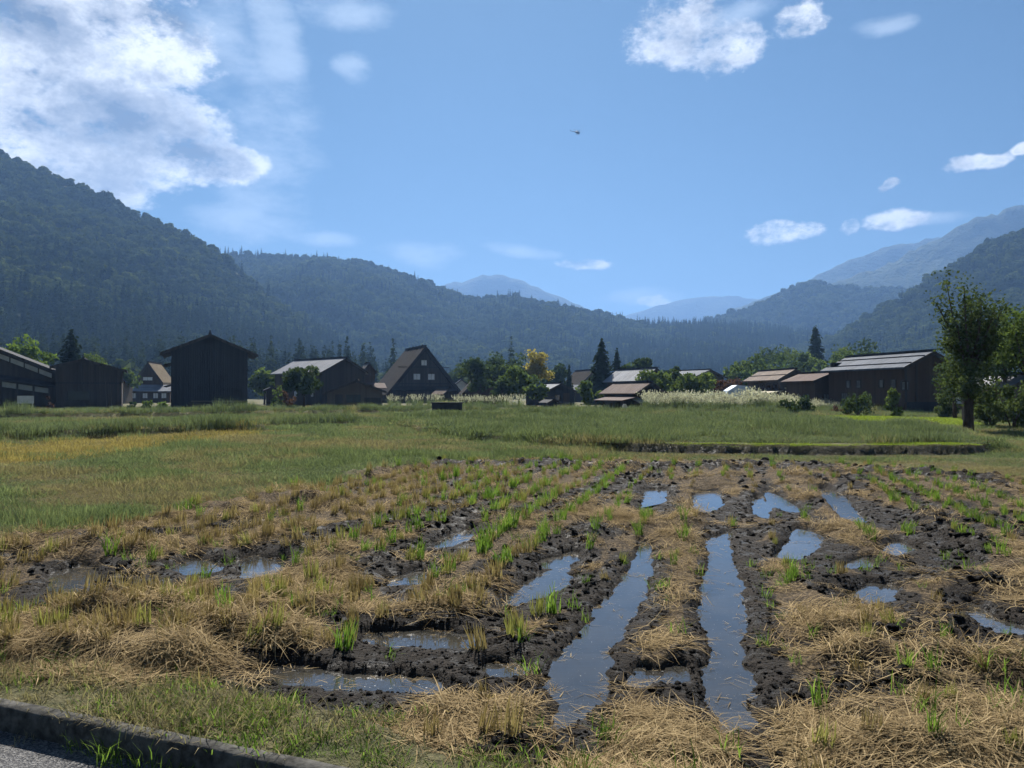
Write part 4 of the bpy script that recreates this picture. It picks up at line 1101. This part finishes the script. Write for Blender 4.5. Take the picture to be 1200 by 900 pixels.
# sheds and houses in the middle of the village
o, d = gable('pale_roof_shed', 'low shed with pale roof beside the thatched farmhouse', 120, (519, 462), (526, 456), 4, 30, 'wood_dark', 'roof_tan', .3, .1, 'shed', right=2.8)
o, d = gable('pale_wall_house', 'far house with white wall glimpsed past the thatched farmhouse gable', 165, (531, 452), (541, 444), 6, 10, 'plaster', 'roof_grey', .4, .14)
o, d = gable('tree_hidden_house', 'brown house half hidden behind the dark trees', 118, (541, 462), (570, 432), 8, 8, 'wood_brown', 'thatch', .6, .4)
window(o, -.5, .4, 3.0, 3.4, 0); window(o, 1.2, 2.2, 1.0, 1.8, 0, 'wood_black', 'glass_dark')
b10, d = gable('white_edge_roof_house', 'dark house with bright white metal roof edge behind the tiny stall', 104, (638, 459), (658, 449), 7, 22, 'wood_black', 'roof_white', .4, .14, right=2.6)
window(b10, -.8, -.1, .8, 1.5, 0, 'wood_black', 'glass_dark'); MB().box(.4, 1.4, -.06, -.005, 0, 1.8).build('door', 'wood_brown', b10)
st_, d = gable('open_stall', 'tiny open-sided stall on posts at the far field edge', 78, (641, 472), (650, 467), 2.2, 15, 'wood_black', 'roof_dark', .45, .08, 'stall')
posts(st_, (d['wx0'] - .2, d['wx1'] + .2), -.35, .8)
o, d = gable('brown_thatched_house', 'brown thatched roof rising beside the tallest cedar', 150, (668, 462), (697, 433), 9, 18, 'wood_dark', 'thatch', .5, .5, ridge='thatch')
pent(o, d['wx0'] - 1, d['wx1'], -2.4, -.03, 2.2, 3.5, 'roof_white', 'y')
MB().box(d['wx0'] + .2, d['wx1'] - .3, -1.6, -.04, -.1, 2.1).build('porch_wall', 'wood_dark', o)
# barn with rust roof and lean-to
b12, d = gable('rust_roof_barn', 'small barn with faded reddish roof and open lean-to beside the pampas grass', 71, (744, 461), (764, 447.5), 6.4, 21, 'wood_black', 'roof_rust', .45, .10, 'barn', right=2.2)
pent(b12, d['wx0'] - 1.9, d['wx0'] - .02, -.6, 5.2, 1.05, 1.45, 'roof_rust', 'x', 'lean_to_roof')
for yy in (-.4, 1.6, 3.4, 5.0): MB().box(d['wx0'] - 1.75, d['wx0'] - 1.62, yy, yy + .13, -.1, 1.0).build('post', 'wood_dark', b12)
pent(b12, d['wx0'] - .6, d['wx0'] + 1.3, -1.5, -.02, .9, 1.25, 'roof_grey', 'y', 'porch_roof')
MB().box(d['wx0'] - .3, d['wx0'] + 1.1, -1.2, -.03, -.1, .88).build('porch_wall', 'wood_dark', b12)
o = MB().box(-.2, .2, -.15, .15, 0, .55).box(-.12, .12, -.2, .2, .55, .68).build('white_drum', 'plaster'); o.location = (*G(735, 479, .05)[:1], 76, .03)
tag(o, 'white container standing under the barn lean-to', 'container')
o.location = (XZ(732, 470, 69)[0], 69, .05)
o, d = gable('silver_patch_roof_house', 'house with silvery patched roof behind the rust-roofed barn', 100, (752, 446), (770, 431), 9, 24, 'wood_dark', 'roof_white', .5, .12)
o, d = gable('far_silver_roof_house', 'far house with pale roof ridge showing behind green tree', 122, (812, 442), (833, 433), 14, 30, 'wood_dark', 'roof_silver', .5, .12)
# right-hand houses
b14, d = gable('tan_roof_house', 'house with weathered tan roof and cream awnings behind the pampas grass', 88, (911, 445), (933, 432), 9, 6, 'wood_dark', 'roof_tan', .5, .12, bands=1)
pent(b14, d['wx0'] - 2.1, d['wx0'] - .02, -1.0, 9.5, 1.75, 2.05, 'roof_cream', 'x', 'awning')
pent(b14, d['wx0'] + .6, d['wx1'], -2.0, -.02, 1.75, 2.4, 'roof_cream', 'y', 'awning')
for yy in (.5, 2.2, 3.9, 5.6): window(b14, yy, yy + 1.2, 2.2, 2.9, d['wx0'], 'wood_black', 'glass_dark', 'side')
b16, d = gable('silver_roof_barn', 'large brown timber barn with banded silver metal roof', 60, (1059, 430), (1095, 411), 9.6, 13, 'wood_brown', 'roof_silver', .55, .14, 'barn', bands=2)
for yy in (1.0, 2.4, 5.2, 6.6): window(b16, yy, yy + .45, 2.2, 2.8, d['wx0'], 'wood_dark', 'stone_base', 'side', 0)
window(b16, 6.9, 7.7, .9, 1.7, d['wx0'], 'wood_dark', 'stone_base', 'side', 2)
window(b16, -2.6, -2.0, 2.0, 2.6, 0, 'wood_dark', 'stone_base'); window(b16, 0.2, .8, 2.6, 3.1, 0, 'wood_dark', 'glass_dark')
MB().box(d['wx0'] + .2, d['wx1'], -.08, -.004, -.1, 1.0).build('skirting_panel', 'wood_black', b16)
MB().box(-d['hw'] + .8, -d['hw'] + 1.6, d['L'] - .5, d['L'] + .1, d['he'] + .2, d['he'] + .75).build('roof_vent', 'roof_dark', b16)
for xx in (d['wx0'] + .1, -1.2, 1.6): MB().box(xx - .08, xx + .08, -.07, -.003, 1.0, d['hp'] - d['sl'] * abs(xx) - .25).build('post', 'wood_dark', b16)
b15, d = gable('brown_roof_annex', 'brown-roofed annex built against the silver-roofed barn', 70, (953, 446), (977, 436), 5.0, 10, 'wood_brown', 'roof_rust', .4, .10, 'annex')
window(b15, -.8, .0, .8, 1.6, 0, 'wood_dark', 'stone_base', bars=2); window(b15, 1.0, 1.9, .9, 1.6, d['wx0'], 'wood_dark', 'glass_dark', 'side')
MB().box(.3, 1.2, -.06, -.004, 0, 1.8).build('door', 'wood_dark', b15)
b17, d = gable('pale_wall_cottage', 'cottage with white wall and grey roof glimpsed through the roadside tree', 66, (1118, 446), (1160, 434), 8, 6, 'plaster', 'roof_grey', .5, .12)
window(b17, -1.6, -.6, .9, 1.9, 0, 'wood_dark', 'glass_dark'); window(b17, .4, 1.6, .9, 1.9, 0, 'wood_dark', 'glass_dark')
MB().box(d['wx0'], d['wx1'], -.06, -.004, -.1, .8).build('skirting_panel', 'wood_tan', b17)
b18, d = gable('grey_shed', 'grey plank shed at the edge of the roadside bushes', 40, (1184, 452), (1216, 438), 4, 4, 'wood_tan', 'roof_grey', .25, .1, 'shed')
MB().box(d['wx0'] + .3, d['wx0'] + 1.3, -.06, -.004, 0, 1.4).build('door', 'wood_dark', b18)
# tarpaulin heap and dark box
x_, z_ = XZ(864, 460, 82); o = MB().prism([(-1.6, 0), (-1.75, .5), (-1.2, 1.25), (-.3, 1.6), (.8, 1.55), (1.6, .95), (1.75, 0)], -1, 1).build('tarpaulin_heap', 'tarp_blue')
o.location = (x_, 82, 1.0); o.location.z = .03; o.scale.z = 1.6; tag(o, 'heap covered with pale blue tarpaulin beside tan-roofed house', 'heap')
y_ = 57.0; x_ = (524 - 600) / F * y_
o = empty('dark_box', (x_, y_, .16), R(4)); MB().box(-1.13, 1.13, -.5, .5, -.05, .78).build('body', 'wood_black', o); MB().box(-1.2, 1.2, -.56, .56, .78, .86).build('lid', 'roof_dark', o)
tag(o, 'low black lidded box standing in the grass before the thatched farmhouse', 'box')

# ------------------------------------------------------------------ village trees and shrubs
tree('leafy_tree', 'bright yellow-green tree behind the two-storey house', 32, 100, 397, 56, 'leaf_bright', n=1600, seed=1)
conifer('cedar_tree', 'broad dark conifer behind the low barn', 83, 98, 384, 50, 1700, 2)
tree('leafy_tree', 'pale green rounded tree between dark conifer and small thatched house', 112, 112, 402, 28, 'leaf_green', n=900, seed=3)
tree('leafy_tree', 'small green tree beside the low barn roof', 58, 86, 430, 24, 'leaf_green', n=500, seed=4)
tree('garden_pine', 'dark rounded tree standing before the grey-roofed house', 356, 84, 419, 50, 'leaf_dark', .18, 2400, .2, 5, lobes=20)
shrub('round_shrub', 'dark clipped round shrub beside the black barn', 320, 82, 466, 24, 'leaf_dark', 500, .1, 6)
shrub('red_shrub', 'reddish loose shrub between black barn and dark rounded tree', 338, 86, 453, 22, 'leaf_red', 350, .13, 7)
shrub('pale_shrub', 'pale green shrub under the grey roof eave', 326, 90, 446, 18, 'leaf_green', 300, .12, 8)
for k, (px, py, wp, mt, lb) in enumerate([(192, 468, 18, 'leaf_bright', 'bright yellow-green shrub against the black barn wall'), (150, 468, 26, 'leaf_dark', 'dark spreading shrub before the small thatched house'),
                                          (172, 466, 20, 'leaf_green', 'mid green shrub between dark and bright shrubs by the black barn'), (12, 474, 30, 'leaf_dark', 'low dark bush before the two-storey house'),
                                          (38, 475, 26, 'leaf_dark', 'low dark bush beside the white board'), (58, 462, 12, 'leaf_red', 'small reddish plant at the corner of the two-storey house'),
                                          (205, 412, 0, '', '')]):
    if wp: shrub('garden_shrub', lb, px, 77 - k % 3, py, wp, mt, 420, .11, 20 + k)
for k, (px, D, py, wp, mt, n, lb) in enumerate([(563, 108, 413, 46, 'leaf_dark', 1500, 'dark layered tree beside the half-hidden brown house'), (595, 112, 408, 48, 'leaf_dark', 1700, 'tall dark broad tree next to the golden tree'),
                                                (608, 98, 428, 50, 'leaf_green', 1500, 'lighter green tree standing before the golden tree'), (590, 94, 440, 34, 'leaf_dark', 800, 'low dark tree in front of the brown house'),
                                                (628, 92, 446, 24, 'leaf_green', 600, 'small green tree under the golden crown')]):
    tree('broadleaf_tree', lb, px, D, py, wp, mt, .2, n, .24, 40 + k, lobes=18)
tree('golden_tree', 'golden-yellow autumn tree rising among the dark trees', 628, 116, 404, 30, 'leaf_gold', .2, 2000, .2, 50, lobes=30, shape=.5)
conifer('cedar_tree', 'tallest dark cedar at the village centre', 705, 112, 396, 36, 2200, 52)
conifer('cedar_tree', 'narrow cedar close behind the tallest cedar', 723, 116, 408, 22, 1200, 53)
conifer('cedar_tree', 'tiny slender cedar above the white-edged roof', 667, 125, 425, 12, 600, 54)
tree('broadleaf_tree', 'dark ragged pine-like tree beside the narrow cedar', 746, 120, 409, 32, 'leaf_dark', .25, 1100, .3, 55)
tree('broadleaf_tree', 'low light green tree over the silvery patched roof', 764, 90, 430, 44, 'leaf_green', .1, 1200, .2, 56)
tree('broadleaf_tree', 'dark narrow tree between the two pale roofs', 788, 96, 422, 26, 'leaf_dark', .1, 900, .22, 57)
tree('broadleaf_tree', 'full mid green tree behind the pampas grass', 810, 88, 426, 42, 'leaf_green', .08, 1900, .2, 58, lobes=20)
tree('maple_tree', 'dull red maple beside the tarpaulin heap', 853, 95, 437, 44, 'leaf_red', .1, 1300, .2, 59, lobes=18)
for k, (px, D, py, wp, mt, lb) in enumerate([(880, 150, 414, 44, 'leaf_green', 'rounded olive green tree behind the red maple'), (915, 165, 408, 52, 'leaf_green', 'broad green tree behind the tan roof'),
                                             (948, 158, 412, 46, 'leaf_dark', 'dark green tree filling the gap over the tan roof'), (980, 150, 400, 48, 'leaf_green', 'full round green tree under the dark cedar'),
                                             (1010, 140, 409, 36, 'leaf_dark', 'dark green tree behind the silver roof vent'), (1100, 120, 418, 40, 'leaf_dark', 'dark tree behind the silver barn gable'),
                                             (690, 90, 446, 26, 'leaf_green', 'small green tree before the brown thatched house'),
                                             (898, 172, 404, 56, 'leaf_dark', 'dark broad tree behind the broad green tree over the tan roof'), (935, 175, 402, 60, 'leaf_green', 'tall full tree just beside the dark cedar'),
                                             (1000, 170, 396, 56, 'leaf_dark', 'tall dark tree behind the full round tree'), (866, 140, 424, 36, 'leaf_green', 'low olive tree close behind the red maple'),
                                             (1030, 150, 404, 46, 'leaf_green', 'green tree rising over the silver roof ridge'), (650, 140, 424, 30, 'leaf_dark', 'dark tree between golden tree and tiny cedar'),
                                             (480, 190, 420, 50, 'leaf_dark', 'dark tree behind the thatched farmhouse ridge'), (540, 170, 424, 44, 'leaf_dark', 'dark tree behind the pale-walled far house'),
                                             (222, 120, 432, 40, 'leaf_green', 'green tree peeping past the black barn wall'), (310, 118, 428, 34, 'leaf_green', 'loose green tree between black barn and grey roof'),
                                             (140, 130, 424, 36, 'leaf_green', 'green tree beside the little white-roofed shed')]):
    tree('broadleaf_tree', lb, px, D, py, wp, mt, .12, 1300, .34 if D > 100 else .18, 70 + k, lobes=16)
conifer('cedar_tree', 'dark pointed cedar standing on the wooded rise', 956, 190, 379, 34, 1500, 80)
# bushes by the silver-roofed barn
shrub('column_shrub', 'tall clipped green column of leaves against the barn wall', 1046, 52, 441, 24, 'leaf_green', 1300, .09, 81, lobes=14)
shrub('feathery_shrub', 'feathery grey-green shrub before the annex', 1005, 54, 452, 44, 'leaf_dark', 900, .10, 82, lobes=12)
shrub('arching_shrub', 'arching blue-green shrub at the end of the pampas grass', 938, 60, 458, 58, 'leaf_dark', 900, .12, 83, lobes=12)
shrub('low_shrub', 'low dry shrub at the annex corner', 985, 58, 468, 26, 'leaf_red', 300, .1, 84)

# roadside tree: thick dark trunk, upright twiggy crown
x_, y_ = G(1134, 501, .30)
root = empty('roadside_tree', (x_, y_, .28)); Dt = y_
H = XZ(0, 322, Dt)[1] - .28; mb = MB(); rr = random.Random(9)
mb.tube([(0, 0, -.2), (.03, 0, .5), (.07, 0, 1.6), (.12, 0, 2.75)], [.22, .17, .15, .15], 10)
tips = []
for k in range(24):
    a_ = k * 2.399; rad_ = .2 + .98 * math.sqrt((k + .5) / 24)
    tip = Vector((.12 + rad_ * math.cos(a_), rad_ * math.sin(a_), H * rr.uniform(.60, 1.03) - rad_ * rr.uniform(.1, .9))); st0 = Vector((.10, 0, rr.uniform(2.0, 2.8)))
    mid = st0.lerp(tip, .45) + Vector((math.cos(a_), math.sin(a_), 0)) * rr.uniform(.0, .3)
    mb.tube([st0, mid, tip], [.075, .045, .012], 5); tips.append((st0, mid, tip))
for k in range(9):                                        # low twigs on the trunk
    a_ = k * 2.1; st0 = Vector((.06, 0, rr.uniform(.9, 2.1))); tip = st0 + Vector((math.cos(a_) * rr.uniform(.5, 1.1), math.sin(a_) * .8, rr.uniform(.1, .8)))
    mb.tube([st0, st0.lerp(tip, .5) + Vector((0, 0, -.08)), tip], [.03, .02, .008], 5); tips.append((st0, st0.lerp(tip, .5), tip))
mb.build('trunk', 'bark', root, True)
r_ = np.random.default_rng(4); P_ = []
for st0, mid, tip in tips:
    n = 300; t = r_.uniform(.34, 1.1, n)
    q = np.outer((1 - t) ** 2, st0) + np.outer(2 * t * (1 - t), mid) + np.outer(t ** 2, tip); P_.append(q + r_.normal(0, .19, (n, 3)))
P_ = np.concatenate(P_); nr = r_.normal(size=P_.shape); nr /= np.linalg.norm(nr, axis=1)[:, None]
v, q, a = quads_at(P_, nr, r_.uniform(.045, .085, len(P_)), r_)
obj('crown', mesh_np('crown', v, q, 'leaf_glossy', {'v': a}), root)
tag(root, 'tree with thick dark trunk and upright twiggy crown at the field corner', 'tree')
tree('leafy_tree', 'bright green spreading tree beside the twiggy roadside tree', 1204, 36, 338, 90, 'leaf_green', .3, 3800, .085, 90, lobes=26)
tree('leafy_tree', 'dull green tree behind the twiggy roadside tree', 1180, 41, 372, 60, 'leaf_dark', .25, 2600, .09, 91, lobes=20)
tree('leafy_tree', 'thin olive tree beside the dark trunk', 1119, 48, 398, 38, 'leaf_glossy', .2, 1500, .08, 92, lobes=16)
for k, (px, D, py, wp, lb) in enumerate([(1160, 34.5, 452, 64, 'leafy bush at the foot of the twiggy roadside tree'), (1186, 33, 436, 56, 'taller bush beside the grey plank shed'), (1108, 50, 455, 30, 'glossy bush between barn and roadside tree')]):
    shrub('leafy_bush', lb, px, D, py, wp, 'leaf_glossy', 2200, .075, 95 + k, lobes=12, z0=.25)

# ------------------------------------------------------------------ pampas grass and far edge growth
def pampas(seed):
    r = np.random.default_rng(seed); p = [blades(46, .28, (.8, 1.5), (.014, .026), (.05, .5), (.2, 1.0), seed)]
    pl = []
    for k in range(9):
        a = r.random() * 6.28; le = r.uniform(.05, .35); L = r.uniform(1.35, 1.95); b = np.array([r.normal(0, .12), r.normal(0, .12), 0])
        d_ = np.array([math.cos(a) * math.sin(le), math.sin(a) * math.sin(le), math.cos(le)])
        for j in range(5):
            q = b + d_ * (L - .36 + .08 * j) + r.normal(0, .015, 3)
            pl.append(q)
    pl = np.array(pl); nr = r.normal(size=pl.shape); nr[:, 2] *= .3; nr /= np.linalg.norm(nr, axis=1)[:, None]
    return merge(p), quads_at(pl, nr, r.uniform(.05, .085, len(pl)), r)
its = []
for k in range(5):
    g_, pl = pampas(900 + k); me = mesh_np('pampas_proto_%02d' % k, *(lambda vqa: (vqa[0], vqa[1]))(merge([g_, pl])), 'meadow', {'v': np.concatenate([g_[2], pl[2]])})
    me.materials.append(MATS['plume']); mi = np.zeros(len(me.polygons), np.int32); mi[len(g_[1]):] = 1; me.polygons.foreach_set('material_index', mi); its.append(me)
pam_c = proto_coll('pampas_proto', its)
def band(px0, px1, D0, D1, n):
    y = rng.uniform(D0, D1, n); x = (rng.uniform(px0, px1, n) - 600) / F * y; return x, y
x, y = band(757, 985, 66, 74, 620); n = len(x)
hh = (.45 + .95 * fbm(x * .5, y * .5, 3, 15)) * .95 * (1 - .35 * ssn(x / y * F + 600, 880, 980))
scatter('pampas_grass', np.stack([x, y, np.full(n, .03)], 1), zrot(n), np.stack([hh * 1.1, hh * 1.1, hh * rng.uniform(.8, 1.1, n)], 1), rng.integers(0, 5, n), pam_c, 'dense stand of silver pampas plumes before the tan-roofed house')
x1, y1 = band(455, 520, 100, 108, 34); x2, y2 = band(532, 612, 84, 90, 46); x = np.concatenate([x1, x2]); y = np.concatenate([y1, y2]); n = len(x)
scatter('pampas_fringe', np.stack([x, y, np.full(n, .03)], 1), zrot(n), rng.uniform(.6, .95, n), rng.integers(0, 5, n), pam_c, 'thin fringe of pampas plumes before the thatched farmhouse')
# ragged growth along the far edge of the plots
x, y = band(-60, 1260, 50, 96, 3800); n = len(x)
k = rng.random(n) < .25 + .75 * ssn(fbm(x * .12, y * .12, 3, 33), .42, .6)
U = x / y * F + 600
bright = ((U > 440) & (U < 640)) | ((U > 660) & (U < 720))
idx = np.where(bright & (rng.random(n) < .75), rng.integers(0, 4, n), np.where(rng.random(n) < .55, rng.integers(10, 14, n), rng.integers(4, 7, n)))
s = rng.uniform(.8, 1.5, n); xb_, yb_ = G(524, 484, .07)
k &= ~((np.abs(x - xb_ * y / yb_) < 1.9) & (y < 58.5))
scatter('edge_grass', np.stack([x, y, ground(x, y)[0] - .02], 1)[k], zrot(int(k.sum())), np.stack([s, s, s * rng.uniform(.45, 1.05, n)], 1)[k], idx[k], mead_c, 'tall ragged grass along the village edge')

# ------------------------------------------------------------------ helicopter
D = 620.0; x_, z_ = XZ(677, 154, D)
root = empty('helicopter', (x_, D, z_), R(8)); root.rotation_euler = (R(4), R(4), R(8))
bm = bmesh.new(); bmesh.ops.create_uvsphere(bm, u_segments=16, v_segments=10, radius=1.0)
for v in bm.verts:
    t = v.co.x
    v.co = Vector((t * 2.1, v.co.y * (.95 if t > -.2 else .95 * (1 + (t + .2) * .7)), v.co.z * (1.0 if t > -.2 else 1 + (t + .2) * .55) + (-.12 * t)))
me = bpy.data.meshes.new('fuselage'); bm.to_mesh(me); bm.free(); me.materials.append(MATS['helicopter_paint']); obj('fuselage', me, root)
MB().tube([(-1.4, 0, .35), (-3.6, 0, .5), (-5.6, 0, .65)], [.42, .24, .14], 8).build('tail_boom', 'helicopter_paint', root)
MB().prism([(-5.2, .6), (-5.9, .65), (-6.3, 1.7), (-5.9, 1.7)], -.06, .06).build('tail_fin', 'helicopter_paint', root)
MB().box(-5.95, -5.85, .1, .16, -.2, 1.5).build('tail_rotor', 'helicopter_paint', root)
mast = MB().tube([(0, 0, .8), (0, 0, 1.55)], [.18, .12], 8).build('rotor_mast', 'helicopter_paint', root)
for k in range(4):
    o = MB().box(.15, 5.0, -.15, .15, 1.48, 1.52).build('rotor_blade', 'helicopter_paint', mast); o.rotation_euler = (0, 0, R(35 + 90 * k))
for s_ in (-1, 1):
    MB().tube([(-1.6, s_ * .9, -1.5), (1.4, s_ * .9, -1.5), (1.8, s_ * .9, -1.35)], [.07, .07, .05], 6).tube([(-.8, s_ * .5, -.7), (-.8, s_ * .9, -1.5)], [.06, .06], 6).tube([(.8, s_ * .5, -.7), (.8, s_ * .9, -1.5)], [.06, .06], 6).build('skid', 'helicopter_paint', root)
tag(root, 'small dark helicopter flying in the open blue sky', 'helicopter')

# ------------------------------------------------------------------ haze: one closed box of even air
m, nt, out = new_mat('haze_air')
pv = nt.new('ShaderNodeVolumePrincipled')
pv.inputs['Color'].default_value = (0.23, 0.43, 0.83, 1); pv.inputs['Density'].default_value = 2.9e-4; pv.inputs['Anisotropy'].default_value = 0.3
m.node_tree.links.new(pv.outputs[0], out.inputs['Volume'])
hz = MB().box(-9500, 9500, -800, 10000, -3.2, 640)
hz = hz.build('haze', 'haze_air'); tag(hz, kind='stuff')
